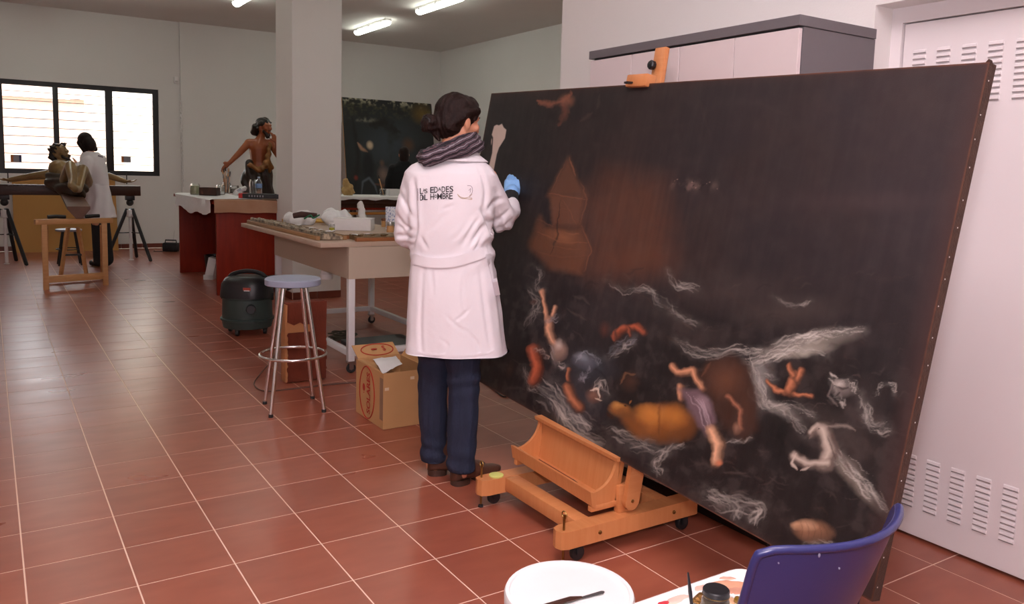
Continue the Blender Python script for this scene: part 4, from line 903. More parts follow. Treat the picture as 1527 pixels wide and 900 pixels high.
for c_, w_, d_ in CREASE:
    k_ = cv_.near(c_, w_*5); D_, W_ = cv_.dist(c_, k_); f_ = np.sin(np.pi*np.clip(W_, .03, .97))**.6
    _off[k_] += f_*d_*(-np.exp(-(D_/w_)**2)+.35*np.exp(-((D_-2.4*w_)/(1.3*w_))**2))
_new = _co+_no*(np.where(_face, _off, 0))[:, None]
for v_, q_ in zip(me.vertices, _new): v_.co = q_
zh_ = wp(680, 534, -.15).z
for v_ in me.vertices: v_.co.z = max(v_.co.z, zh_)
me.update(); coat = place('lab_coat', me, M_coat, wo, 3)
bv = BVHTree.FromPolygons([wmat(coat) @ v.co for v in coat.data.vertices], [list(p.vertices) for p in coat.data.polygons])
def on_coat(px, py, off=.002):
    o = wp(px, py, -1.0); d = (wp(px, py, 0)-o).normalized(); h = bv.ray_cast(o, d)
    return (h[0] if h[0] else wp(px, py, -.14))-d*off
def coat_strip(pts, w, off, name, m, th=.003):
    """cloth band laid on the coat along pixel points, w pixels wide"""
    P2 = bez([Vector((x, y, 0)) for x, y in pts], 6); A = []; B = []
    for i, p in enumerate(P2):
        t = (P2[min(i+1, len(P2)-1)]-P2[max(i-1, 0)]).normalized(); nn = Vector((-t.y, t.x, 0))*(w/2)
        A.append(p-nn); B.append(p+nn)
    vs = []; n = len(P2)
    for L, o in ((A, off), (B, off), (A, -.004), (B, -.004)): vs += [on_coat(p.x, p.y, o) for p in L]
    fs = []
    for i in range(n-1): fs += [(i, i+1, n+i+1, n+i), (i, 2*n+i, 2*n+i+1, i+1), (n+i, n+i+1, 3*n+i+1, 3*n+i)]
    fs += [(0, n, 3*n, 2*n), (n-1, 3*n-1, 4*n-1, 2*n-1)]
    return MB().add(vs, fs).build(name, m, coat, .8)
coat_strip([(615, 385), (640, 391), (670, 391), (700, 384), (722, 376)], 15, .010, 'half_belt', M_coat)
coat_strip([(607, 521), (640, 528), (680, 530), (720, 527), (754, 519)], 3, .003, 'hem_band', M_coat)
coat_strip([(728, 378), (736, 410), (742, 440)], 8, .005, 'pocket_edge', M_coat)
M_ink = mat('print_black', (.012, .011, .014), .8); M_ink2 = mat('print_beige', lin(196, 176, 150), .8); M_ink3 = mat('print_grey', lin(150, 140, 150), .8)
def coat_text(txt, x0, x1, yb0, yb1, hpx, m, name='lettering', rot=False):
    tm = text_mesh(txt, 1.0, bold=.009); xs = [v.co.x for v in tm.vertices]; w0, w1 = min(xs), max(xs); hh = max(v.co.y for v in tm.vertices)
    bm = bmesh.new(); bm.from_mesh(tm); bmesh.ops.triangulate(bm, faces=bm.faces[:]); bm.to_mesh(tm); bm.free()
    for v in tm.vertices:
        s = (v.co.x-w0)/(w1-w0)
        if rot: v.co = on_coat(x0-v.co.y/hh*hpx, yb0+(yb1-yb0)*s, .003)
        else: v.co = on_coat(x0+(x1-x0)*s, yb0+(yb1-yb0)*s-v.co.y/hh*hpx, .003)
    return place(name, tm, m, coat, 0, True, fix=False)
for tx, x0, x1, y0, y1, h in (('L', 626, 631, 289, 288.6, 8.6), ('A', 630.5, 633.5, 286, 285.7, 5), ('S', 633, 637.5, 288, 287.6, 6.5), ('E', 641.5, 647, 287.6, 287.2, 8.8), ('D', 647.3, 652.8, 287.2, 286.9, 8.8), ('A', 653, 658, 284.6, 284.4, 5.2), ('D', 658.6, 664, 286.8, 286.4, 8.8), ('E', 665, 669.6, 286.4, 286.1, 8.8), ('S', 670.3, 676, 286, 285.6, 8.6),
    ('D', 626.4, 631.6, 298.8, 298.4, 8.6), ('E', 629.5, 633, 297.4, 297.2, 5.4), ('L', 633, 637.6, 298.2, 297.9, 8.4), ('H', 641.5, 647.4, 297.6, 297.2, 8.8), ('o', 648, 651.6, 294.6, 294.4, 4.4), ('M', 652, 659, 297, 296.6, 8.8), ('B', 659.8, 664.6, 296.6, 296.3, 8.8), ('R', 664.8, 670, 296.4, 296, 8.8), ('E', 670, 675, 296.8, 296.4, 9.4)): coat_text(tx, x0, x1, y0, y1, h, M_ink)
coat_text('FUNDACION', 624.2, 0, 281, 298.5, 2.2, M_ink3, 'small_lettering', True)
def coat_line(pts, r, m, name): return MB().tube([on_coat(p.x, p.y, .001) for p in bez([Vector((x, y, 0)) for x, y in pts], 5)], r, 5).build(name, m, coat)
coat_line([(682, 289), (686, 293), (693, 295), (700, 293), (704, 289)], .0012, M_ink2, 'emblem'); coat_line([(683, 291), (688, 295.5), (696, 296), (703, 297.5)], .0012, M_ink2, 'emblem')
coat_line([(697, 276.5), (702, 277), (704.5, 281), (704, 287), (700, 292)], .001, M_ink3, 'emblem'); coat_line([(699, 284), (702, 281), (701, 287)], .001, M_ink3, 'emblem'); coat_line([(700, 294), (704, 297), (703, 294)], .001, M_ink2, 'emblem')
# collar
cr = []
for k in range(25):
    t = -math.pi*.95+k*math.pi*1.9/24; t0 = t-math.pi/2
    dx, dy = math.cos(t0), math.sin(t0)
    a = wp(682, 234, .03)+HR*dx*.098+HF*dy*.085+Vector((0, 0, .012)); b = wp(680, 228, .03)+HR*dx*.082+HF*dy*.07+Vector((0, 0, .042)); c = wp(683, 236, .03)+HR*dx*.135+HF*dy*.115+Vector((0, 0, -.012))
    cr.append([b, a, c])
solid(cr, .004).build('collar', M_coat, coat, 1)
# undersleeve, glove
M_blk = mat('black_knit', (.012, .012, .014), .9, var=.2, scale=60); M_glove = mat('blue_nitrile', lin(132, 182, 236), .45, var=.05)
mb = MB(); mb.chain([wp(760, 308, .24), wp(763, 290, .33)], [.040, .036]); place('undersleeve', remesh(mb, .006, 2), M_blk, wo, 3)
mb = MB(); mb.chain([wp(764, 286, .335), wrR+dR*.03], [.0355, .032])
gd = (hnd-wrR).normalized(); gw = wrR
for k, (o, L, dn) in enumerate(((.030, .07, .0), (.011, .076, .008), (-.009, .07, .012), (-.027, .055, .012))):
    a = gw+gd*.02-HR*o*.7; b = gw+gd*.085-HR*o*.95-HF*dn; mb.rcone(a, b, .021, .0165); p = b; dd = gd.copy(); rr = .0118
    for q, ff in enumerate((.45, .32, .25)):
        dd = (dd+HF*(.35+.2*q)+HR*.12).normalized(); e = p+dd*L*ff; mb.rcone(p, e, rr, rr*.93); p = e; rr *= .93
a = gw+gd*.04+HR*.03; b = a+(gd*.7+HR*.42+HF*.3).normalized()*.042; c2 = b+(gd*.6-HR*.1+HF*.8).normalized()*.034
mb.rcone(gw+gd*.03, a, .024, .018); mb.rcone(a, b, .0155, .014); mb.rcone(b, c2, .013, .011)
place('glove', remesh(mb, .0042, 2), M_glove, wo, 3)
rb = thing('retouching_brush', 'fine dark brush held by the blue gloved hand against the canvas', 'brush', c2)
tip = onp(779, 264, PO, PN)+PN*.004; MB().tube([tip, tip.lerp(b, .35), b+(b-tip)*.5], [.0015, .003, .0022], 6).build('handle', M_darkwood, rb)
MB().tube([tip, tip+(tip-b).normalized()*.003], [.002, .0008], 6).build('bristles', M_brow, rb)
# scarf
def stripes_mat():
    m = mat('woven_scarf', lin(88, 76, 86), .95, bump=.5, bscale=160); nt = m.node_tree; b = nt.nodes['Principled BSDF']; tc = [n for n in nt.nodes if n.type == 'TEX_COORD'][0]
    wv = nt.nodes.new('ShaderNodeTexWave'); wv.inputs['Scale'].default_value = 14; wv.inputs['Distortion'].default_value = 2.5; wv.inputs['Detail'].default_value = 3; wv.inputs['Detail Scale'].default_value = 2; wv.bands_direction = 'Z'
    cr = nt.nodes.new('ShaderNodeValToRGB'); e = cr.color_ramp.elements; e[0].position = 0; e[0].color = lin(34, 30, 36)+(1,); e[1].position = 1; e[1].color = lin(150, 140, 148)+(1,)
    for p, c in ((.25, (52, 46, 54)), (.36, (140, 96, 106)), (.44, (58, 50, 56)), (.6, (104, 96, 104)), (.68, (44, 38, 44)), (.85, (70, 60, 68))): k = e.new(p); k.color = lin(*c)+(1,)
    mp2 = nt.nodes.new('ShaderNodeMapping'); mp2.inputs['Rotation'].default_value = (.0, .45, .3); nt.links.new(tc.outputs['Object'], mp2.inputs[0]); nt.links.new(mp2.outputs[0], wv.inputs[0]); nt.links.new(wv.outputs[0], cr.inputs[0]); nt.links.new(cr.outputs[0], b.inputs['Base Color']); return m
mb = MB()
for wrap, (rx, ry, cz, th) in enumerate(((.095, .085, .02, .030), (.108, .10, -.012, .034))):
    ring = []
    for k in range(25):
        t = 2*math.pi*k/24; s = -math.cos(t)      # s=1 on the camera-left side
        p = wp(674, 224, .025)+HR*(rx*math.cos(t))+HF*(ry*math.sin(t))+Vector((0, 0, cz+.035*math.cos(t)-.02*max(0, -math.sin(t))*0))
        ring.append(p)
    for k in range(24): mb.rcone(ring[k], ring[k+1], th*(1+.12*math.sin(k*1.3+wrap)), th*(1+.12*math.sin((k+1)*1.3+wrap)))
mb.chain([wp(694, 214, -.06), wp(668, 226, -.095), wp(640, 236, -.085), wp(634, 234, -.02)], [.022, .034, .040, .04])
me = remesh(mb, .006, 5); displace(me, lambda co, n: .003*math.sin((co.z-(co-W0).dot(HR)*.45)*210+3*noise.noise(co*7))+.005*noise.noise(co*14)); place('scarf', me, stripes_mat(), wo, 3)
# jeans and boots
M_denim = mat('dark_denim', lin(36, 46, 72), .85, col2=lin(20, 25, 42), scale=26, stretch=(1, 1, .25), bump=.35, bscale=220)
mb = MB(); mb.rcone(pel+HR*-.05, pel+HR*.05, .11, .11)
mb.chain([pel-HR*.07, wp(647, 530, .05), wp(645, 600, .06), wp(647, 650, .065), wp(648, 690, .07)], [.098, .078, .068, .063, .064])
mb.chain([pel+HR*.07, wp(691, 530, -.02), wp(692, 600, -.03), wp(689, 650, -.04), wp(687, 697, -.05)], [.10, .082, .072, .068, .066])
me = remesh(mb, .0075, 5)
displace(me, lambda co, n: .006*noise.noise(co*9)+.004*math.sin(co.z*70+4*noise.noise(co*6))*max(0, 1-abs(co.z-.48)/.14)+.005*math.sin(co.z*85+3*noise.noise(co*8))*max(0, min(1, (.22-co.z)*7)))
# square trouser ends
for v in me.vertices: v.co.z = max(v.co.z, .066)
place('jeans', me, M_denim, wo, 3)
M_boot = mat('brown_leather', lin(84, 52, 38), .45, var=.2, scale=12, bump=.15, bscale=60); M_sole = mat('dark_heel', lin(64, 42, 32), .55)
for he, to in ((heelL, toeL), (heelR, toeR)):
    dd = (to-he).normalized(); sd = Vector((-dd.y, dd.x, 0)); rg = []
    for s, hw, h, z0 in ((-.012, .016, .055, .022), (0, .034, .078, .020), (.05, .040, .095, .020), (.10, .038, .085, .014), (.15, .042, .056, .008), (.20, .044, .044, .008), (.24, .036, .036, .010), (.262, .016, .026, .013)):
        rg.append(ering(he+dd*s+Vector((0, 0, z0+h/2)), sd, Vector((0, 0, 1)), hw, h/2, 18, 2.6))
    sh = MB().loft(rg).build('boot', M_boot, wo, 1.2)
    MB().rcone(he+dd*.05+Vector((0, 0, .06)), he+dd*.055+Vector((0, 0, .135)), .037, .038).build('boot_shaft', M_boot, sh, 1.2)
    MB().loft([ering(he+dd*.035+Vector((0, 0, z)), dd, sd, .045, .036, 18, 2.6) for z in (0, .026)]).build('heel', M_sole, sh)
    MB().loft([ering(he+dd*.185+Vector((0, 0, z)), dd, sd, .078, .043, 22, 2.4) for z in (0, .011)]).build('sole', M_sole, sh)
def zat(p, y):
    lo, hi = -1.0, 5.0
    for _ in range(50):
        m = (lo+hi)/2
        if pr((p[0], p[1], m))[1] > y: lo = m
        else: hi = m
    return lo
# ------------------------------------------------------------------ chrome stool
SX, SY = .772, 2.392; sz = zat((SX, SY), 414)
st = thing('bar_stool', 'tall chrome stool with round pale blue seat', 'stool', (SX, SY, 0))
M_seat = mat('pale_blue_seat', lin(152, 160, 180), .5, var=.06)
MB().lathe([(.15, sz-.040), (.157, sz-.036), (.157, sz-.006), (.150, sz), (.02, sz+.001), (0, sz+.001)], (SX, SY, 0), 40).build('seat', M_seat, st)
feet = [(.605, 2.268), (.90, 2.23), (.935, 2.528), (.65, 2.544)]
for x, y in feet:
    t = Vector((SX+(x-SX)*.42, SY+(y-SY)*.42, sz-.04)); b = Vector((x, y, .012)); MB().cyl(b, t, .0115, n=14).build('leg', M_chrome, st); MB().cyl((x, y, 0), b+Vector((0, 0, .006)), .0135, n=12).build('foot_cap', M_rubber, st)
rz = zat((SX, SY), 527); MB().tube([(SX+.186*math.cos(t), SY+.186*math.sin(t), rz) for t in [2*math.pi*k/40 for k in range(40)]], .0085, 10, closed=True).build('foot_ring', M_chrome, st, 3)
cable = MB().tube([p+Vector((0, 0, .005)) for p in bez([fl(*v) for v in ((432, 496), (405, 538), (388, 558), (379, 574), (396, 584), (440, 580), (500, 573), (540, 571))], 8)], .004, 6).build('power_cable', mat('brown_cable', lin(92, 66, 58), .5), smooth=3)
tag(cable, 'thin brown power cable lying on the tiles under the stool', 'cable')
c2 = MB().tube([p+Vector((0, 0, .006)) for p in bez([fl(722, 572), fl(738, 583), fl(750, 592), fl(758, 590), fl(748, 578)], 8)], .005, 6).build('black_cable', M_blackplastic, smooth=3); tag(c2, 'loop of black cable on the floor behind the large canvas', 'cable')
# ------------------------------------------------------------------ velvet covered panel
p0, p1 = fl(427, 572), fl(492, 569); p1.y = p0.y; hz = zat(p0, 452)
vp = thing('velvet_panel', 'wooden block covered in worn rust red velvet behind the chrome stool', 'panel', (p0.lerp(p1, .5)))
M_velv = mat('rust_velvet', lin(132, 58, 34), .95, col2=lin(84, 34, 20), scale=12, stretch=(1, 1, .5), bump=.4, bscale=120); M_tan = mat('tan_board', lin(190, 130, 84), .8, var=.08)
MB().b2((p0.x-.005, p0.y+.004, .004), (p1.x-.01, p0.y+.10, hz-.01), .006).build('core', M_tan, vp)
def ragged(x0, z0, x1, z1, y, n=22, seed=1):
    r = random.Random(seed); pts = [(x0+r.uniform(0, .012), y, z0+(z1-z0)*k/n) for k in range(n+1)]+[(x1+r.uniform(-.006, .006), y, z1-(z1-z0)*k/n) for k in range(n+1)]; return pts
zt, zb = zat(p0, 483), zat(p0, 497)
MB().prism(ragged(p0.x+.004, .008, p1.x, zb, p0.y-.004, 22, 3), (0, .012, 0)).build('velvet', M_velv, vp, 0)
MB().prism([(p0.x+.008, p0.y-.004, zt+.01), (p0.x+.05, p0.y-.004, zt-.012), (p0.x+.09, p0.y-.004, zt+.004), (p0.x+.12, p0.y-.004, zt-.014), (p0.x+.16, p0.y-.004, zt-.01), (p0.x+.17, p0.y-.004, zb+.001), (p1.x, p0.y-.004, zb+.001), (p1.x+.004, p0.y-.004, hz), (p0.x+.01, p0.y-.004, hz-.008)], (0, .012, 0)).build('velvet', M_velv, vp, 0)
MB().b2((p1.x-.012, p0.y+.006, .006), (p1.x+.006, p0.y+.10, hz-.002), .006).build('velvet_side', M_velv, vp); MB().b2((p0.x, p0.y+.002, hz-.014), (p1.x+.004, p0.y+.1, hz), .006).build('velvet_top', M_velv, vp)
# ------------------------------------------------------------------ cardboard box
BX0, BY0, BX1, BY1 = 1.064, 1.767, 1.345, 2.15; bh = zat((BX0, BY0), 557)
bx = thing('cardboard_box', 'open brown cardboard box with red oval print beside the woman', 'box', ((BX0+BX1)/2, (BY0+BY1)/2, 0))
MB().b2((BX0, BY0, .002), (BX1, BY0+.005, bh)).build('side', M_card, bx, 0); MB().b2((BX0, BY0+.005, .002), (BX0+.005, BY1, bh)).build('side', M_card, bx, 0)
MB().b2((BX1-.005, BY0+.005, .002), (BX1, BY1, bh)).build('side', M_card, bx, 0); MB().b2((BX0+.005, BY1-.005, .002), (BX1-.005, BY1, bh)).build('side', M_card, bx, 0); MB().b2((BX0+.005, BY0+.005, .002), (BX1-.005, BY1-.005, .007)).build('bottom', M_card, bx, 0)
# the far flap, standing half open with print on the inside
ft = Vector((0, .10, .055)); MB().prism([(BX0+.01, BY1, bh), (BX1-.01, BY1, bh), (BX1-.01, BY1+.0, bh+.004), (BX0+.01, BY1, bh+.004)], ft).build('flap', M_card, bx, 0)
MB().prism([(BX1, BY0+.01, bh), (BX1, BY1-.01, bh), (BX1+.004, BY1-.01, bh), (BX1+.004, BY0+.01, bh)], (.06, 0, .09)).build('flap', M_card, bx, 0)
MB().prism([(BX0+.006, BY0+.03, bh-.002), (BX0+.006, BY1-.012, bh-.002), (BX0+.006, BY1-.012, bh+.002), (BX0+.006, BY0+.03, bh+.002)], (.11, 0, -.03)).build('flap', M_card, bx, 0)
M_red = mat('red_print', lin(178, 48, 30), .8)
side_c = Vector((BX0-.0012, (BY0+BY1)/2+.03, bh*.50))
def oval(c, ax, ay, a, b, r, m, nm, n=40): MB().tube([c+ax*(a*math.cos(2*math.pi*k/n))+ay*(b*math.sin(2*math.pi*k/n)) for k in range(n)], r, 5, closed=True).build(nm, m, bx, 3)
oval(side_c, Vector((0, 1, 0)), Vector((0, 0, 1)), .105, .148, .0036, M_red, 'printed_oval')
tm = text_mesh('SOLARES', .068, 0, bold=.0016); xs = [v.co.x for v in tm.vertices]; tw = max(xs)
for v in tm.vertices: s = v.co.x-tw/2; v.co = side_c+Vector((-.001, v.co.y-.045, s*.235/tw))       # reads upwards
place('printed_word', tm, M_red, bx, 0, True, fix=False)
MB().ell(side_c+Vector((0, .045, .02)), (.0015, .018, .022)).rcone(side_c+Vector((0, .04, -.008)), side_c+Vector((0, .05, -.012)), .002, .002).build('printed_mark', M_red, bx)
fc = Vector((BX0+.15, BY1+.05, bh+.033)); fu = ft.normalized()
oval(fc, Vector((1, 0, 0)), fu, .10, .05, .0034, M_red, 'printed_oval'); MB().ell(fc+Vector((-.02, 0, .004)), (.02, .012, .004)).build('printed_mark', M_red, bx)
tm = text_mesh('S', .06, 0, bold=.0016)
for v in tm.vertices: v.co = fc+Vector((.03+v.co.x*.8, 0, .004))+fu*(v.co.y-.02)
place('printed_word', tm, M_red, bx, 0, True, fix=False)
M_tape = mat('tape_mark', lin(222, 200, 170), .5)
for (px, py) in ((577, 580), (615, 563)):
    p = ony(px, py, BY0-.001); MB().b2((p.x-.012, BY0-.0015, p.z-.008), (p.x+.012, BY0-.0002, p.z+.008)).build('tape', M_tape, bx, 0)
M_stain = mat('grey_stain', lin(150, 118, 92), .85)
MB().b2((BX0-.0012, BY0+.002, .05), (BX0-.0002, BY0+.045, bh-.03)).build('print_strip', M_stain, bx, 0)
# crumpled paper hanging over the corner
gridp = []
A, B, Cc, D = fl(556, 535, bh+.03), fl(590, 531, bh+.02), fl(600, 543, bh+.012), fl(571, 556, bh+.006)
for i in range(9):
    r_ = []
    for j in range(9):
        u, v = i/8, j/8; p = A.lerp(B, u).lerp(D.lerp(Cc, u), v); p = p+Vector((0, 0, .010*noise.noise(p*26)+.012*math.sin(u*3.1)*math.sin(v*3.1))); r_.append(p)
    gridp.append(r_)
ps = solid(gridp, .0015).build('paper_scrap', M_paper, smooth=.5); tag(ps, 'crumpled white paper lying over the corner of the cardboard box', 'paper')
# ------------------------------------------------------------------ vacuum cleaner
VX, VY = 1.12, 4.70
vc = thing('vacuum_cleaner', 'dark green and black drum vacuum cleaner beside the red desk', 'vacuum cleaner', (VX, VY, 0))
M_vg = mat('dark_green_plastic', lin(50, 64, 60), .45, var=.1)
MB().lathe([(.16, .055), (.195, .06), (.205, .10), (.200, .30), (.204, .305), (.204, .32)], (VX, VY, 0), 36).build('drum', M_vg, vc)
MB().lathe([(.206, .12), (.219, .124), (.219, .137), (.206, .141)], (VX, VY, 0), 36).build('bumper', M_vg, vc)
mb = MB(); mb.loft([ering(Vector((VX, VY, z)), HR, HF, a, b, 28, 2.8) for z, a, b in ((.318, .205, .205), (.34, .205, .205), (.43, .196, .19), (.475, .165, .16), (.487, .11, .11))]); mb.build('motor_head', M_blackplastic, vc, 1)
hp = Vector((VX, VY, 0)); MB().tube([hp+v for v in bez([HR*-.17+Vector((0, 0, .42)), HR*-.13+Vector((0, 0, .49)), HR*0+Vector((0, 0, .525)), HR*.13+Vector((0, 0, .50)), HR*.17+Vector((0, 0, .42))], 5)], .018, 8).build('carry_handle', M_blackplastic, vc)
lb_ = hp-HF*.197+HR*.06+Vector((0, 0, .40)); MB().box(lb_, (.06, .008, .022), Matrix((HR, HF, Vector((0, 0, 1)))).transposed()).build('label', mat('label_red', lin(170, 70, 55), .5), vc, 0)
MB().box(lb_-Vector((0, 0, .013))-HF*.002, (.045, .008, .008), Matrix((HR, HF, Vector((0, 0, 1)))).transposed()).build('label', M_white, vc, 0)
MB().cyl(hp-HF*.19+HR*.09+Vector((0, 0, .235)), hp-HF*.222+HR*.1+Vector((0, 0, .235)), .04, .034, 16).build('hose_port', M_blackplastic, vc)
MB().tube([p for p in bez([hp+HR*.14+Vector((0, 0, .46)), hp+HR*.22+HF*.05+Vector((0, 0, .47)), hp+HR*.29+HF*.1+Vector((0, 0, .43)), hp+HR*.33+HF*.1+Vector((0, 0, .36))], 6)], .021, 8).build('hose', M_blackplastic, vc)
for a in (225, 315, 45, 135):
    p = hp+Vector((.16*math.cos(math.radians(a)), .16*math.sin(math.radians(a)), 0)); k = MB().lathe([(.01, -.012), (.026, -.012), (.028, 0), (.026, .012), (.01, .012)], p+Vector((0, 0, .028)), 14, axis=HR).build('castor', M_blackplastic, vc); MB().cyl(p+Vector((0, 0, .04)), p+Vector((0, 0, .075)), .02, .026, 10).build('castor_mount', M_blackplastic, k)
latch = MB().box((0, 0, 0), (.03, .012, .06), Matrix((HR, HF, Vector((0, 0, 1)))).transposed(), .003).mesh('latch'); fixnormals(latch); latch.materials.append(M_blackplastic)
for s in (-1, 1): o = bpy.data.objects.new('latch', latch); COL.objects.link(o); o.parent = vc; o.location = HR*(.205*s)+Vector((0, 0, .315))
# ------------------------------------------------------------------ wheeled work table
TX0, TY0, TX1, TY1 = 1.35, 3.0, 2.25, 4.70
wt = thing('work_table', 'wheeled work table with beige sides and white steel legs', 'table', (1.8, 3.85, 0))
M_beige = mat('beige_laminate', lin(196, 180, 160), .5, var=.02); M_legw = mat('white_steel_tube', (.78, .77, .77), .4, var=.02)
MB().b2((TX0, TY0, .655), (TX1, TY0+.02, .872), .001).build('apron', M_beige, wt, 0); MB().b2((TX0, TY0+.02, .655), (TX0+.02, TY1-.02, .872), .001).build('apron', M_beige, wt, 0)
MB().b2((TX1-.02, TY0+.02, .655), (TX1, TY1-.02, .872)).build('apron', M_beige, wt, 0); MB().b2((TX0, TY1-.02, .655), (TX1, TY1, .872)).build('apron', M_beige, wt, 0)
for x in (TX0+.024, TX1-.024):
    for y in (TY0+.024, TY1-.024):
        lg = MB().b2((x-.023, y-.023, .085), (x+.023, y+.023, .656), .003).build('leg', M_legw, wt)
        MB().b2((x-.026, y-.024, .074), (x+.026, y+.024, .085)).b2((x-.012, y+.013, .028), (x+.018, y+.017, .078)).b2((x-.012, y-.017, .028), (x+.018, y-.013, .078)).build('castor_fork', M_steel, lg, 0)
        MB().lathe([(.008, -.011), (.028, -.011), (.033, -.006), (.033, .006), (.028, .011), (.008, .011)], (x+.004, y, .0335), 20, axis=(0, 1, 0)).build('castor_wheel', M_rubber, lg); MB().lathe([(.012, -.0125), (.014, 0), (.012, .0125)], (x+.004, y, .0335), 12, axis=(0, 1, 0)).build('wheel_hub', M_steel, lg)
for a, b in (((TX0+.047, TY0+.005, .118), (TX1-.047, TY0+.043, .158)), ((TX0+.047, TY1-.043, .118), (TX1-.047, TY1-.005, .158)), ((TX0+.005, TY0+.047, .118), (TX0+.043, TY1-.047, .158)), ((TX1-.043, TY0+.047, .118), (TX1-.005, TY1-.047, .158))): MB().b2(a, b, .002).build('lower_rail', M_legw, wt)
MB().b2((1.155, 3.01, .873), (2.27, 5.02, .905), .003).build('table_top', mat('board_top', lin(176, 150, 126), .6, col2=lin(196, 176, 160), scale=6), wt)
pc = fl(487, 412, .60); MB().lathe([(.042, 0), (.046, .004), (.046, .04), (.040, .044), (.040, .075)], (pc.x, pc.y, .58), 20).build('pipe_socket', M_white, wt); 
tr_ = MB().loft([rrect(1.66, 3.52, 2.2, 3.98, .03, z) for z in (.004, .03)]).build('flat_tray', M_blackplastic, smooth=.4); tag(tr_, 'flat black tray lying on the floor under the work table', 'tray')
nb = fl(512, 505)
nt_ = MB(); 
for k in range(14):
    a = random.uniform(0, 6.28); rr_ = random.uniform(.05, .11); nt_.tube([nb+Vector((rr_*math.cos(t)+.03*math.cos(a), rr_*.8*math.sin(t)+.03*math.sin(a), .012+.012*(k % 4)+.008*math.sin(2*t+k))) for t in [2*math.pi*q/18 for q in range(18)]], .006, 5, closed=True)
hoseo = nt_.build('coiled_hose', mat('olive_hose', lin(74, 70, 54), .7), smooth=3); tag(hoseo, 'heap of coiled olive hose under the work table', 'hose'); hoseo['kind'] = 'stuff'
TZ = .905
def moulding(name, label, a, b, w, h, m, sections, group=None):
    """carved frame member lying on the table from a to b"""
    a, b = Vector(a), Vector(b); d = (b-a).normalized(); s = Vector((-d.y, d.x, 0)); t = thing(name, label, 'frame', a.lerp(b, .5), 0, group)
    prof = [(-.5, 0), (-.5, .35), (-.42, .55), (-.3, .5), (-.2, .75), (0, .95), (.2, .8), (.3, .9), (.42, 1.0), (.5, .9), (.5, 0)]; n = 40; rg = []
    for i in range(n+1):
        p = a.lerp(b, i/n); rg.append([p+s*(x*w)+Vector((0, 0, z*h*(1+.05*math.sin(i*2.1+x*9))*(1-.0)+(.004*noise.noise(p*30+Vector((x*9, 0, z)))))) for x, z in prof])
    MB().loft(rg).build('rail', m, t, .5)
    rr_ = random.Random(int(a.x*100+a.y*10)); 
    for k in range(sections):
        p = a.lerp(b, rr_.uniform(.03, .97))+s*(rr_.uniform(-.35, .35)*w)+Vector((0, 0, h*.86)); r = rr_.uniform(.008, .02)
        mb2 = MB(); mb2.rcone(p-d*r, p+d*r*.9+s*r*.3, r*.42, r*.3); mb2.build('carved_leaf', m, t, 2)
    return t
M_gilt2 = mat('flaking_gilt', lin(190, 174, 148), .6, col2=lin(84, 76, 64), scale=22, stretch=(2.2, .8, 1), bump=.6, bscale=90); sharpen(M_gilt2)
moulding('frame_moulding', 'long carved grey gilt frame piece along the table edge over the aprons', (1.30, 3.18, TZ+.006), (1.30, 4.98, TZ+.006), .15, .045, M_gilt2, 40)
for xx, lb in ((1.205, 'thin pale gilt strip along the outer side of the long grey frame piece'), (1.40, 'thin pale gilt strip along the inner side of the long grey frame piece')):
    t = thing('wood_strip', lb, 'strip', (xx, 4.1, TZ)); MB().b2((xx-.014, 3.2, TZ+.001), (xx+.014, 4.97, TZ+.03), .003).build('strip', wood_mat('pale_gilt_strip', lin(180, 138, 92), lin(138, 100, 66), .5, 6, (8, 1, 8)), t); MB().b2((xx-.005, 3.2, TZ+.03), (xx+.005, 4.97, TZ+.034)).build('bead', M_gilt, t, 0)
moulding('frame_moulding', 'short carved gilt frame piece lying along the table front', (1.44, 3.16, TZ+.005), (2.2, 3.17, TZ+.005), .13, .035, M_gilt, 22)
moulding('frame_moulding', 'narrow gold frame rail lying behind the white plastic bags', (1.5, 4.95, TZ+.004), (2.15, 4.93, TZ+.004), .07, .035, mat('bright_gilt', lin(196, 150, 70), .4, .4, var=.2), 6)
for k, (x, y, zz) in enumerate(((1.30, 3.24, .058), (1.33, 3.30, .058), (1.28, 3.42, .056), (1.31, 3.62, .056), (1.30, 3.9, .058), (1.46, 3.16, .04), (1.56, 3.17, .04), (1.9, 3.16, .04), (2.02, 3.17, .04))):
    p = Vector((x, y, TZ+zz+.001)); r9 = random.Random(k)
    gp = [[p+Vector((.017*(i-1.5)*r9.uniform(.8, 1.2), .013*(j-1.5)*r9.uniform(.8, 1.2), .005*r9.uniform(-1, 1))) for j in range(4)] for i in range(4)]
    o = solid(gp, .0012).build('paper_chip', M_paper, smooth=.4)
    tag(o, 'small torn scrap of white paper on the '+('long grey' if k < 5 else 'short gilt')+' carved frame piece', 'paper', 'scraps on the long frame piece' if k < 5 else 'scraps on the short frame piece')
for yy, lb in ((3.055, 'thin orange brown wooden strip along the very front edge of the work table'), (3.27, 'thin orange brown wooden strip behind the short gilt frame piece')):
    t = thing('wood_strip', lb, 'strip', (1.8, yy, TZ)); MB().b2((1.42, yy-.018, TZ+.001), (2.22, yy+.018, TZ+.026), .003).build('strip', wood_mat('orange_strip', lin(168, 104, 52), lin(130, 76, 40), .5, 6, (1, 8, 8)), t); MB().b2((1.42, yy-.006, TZ+.026), (2.22, yy+.006, TZ+.030)).build('bead', M_gilt, t, 0)
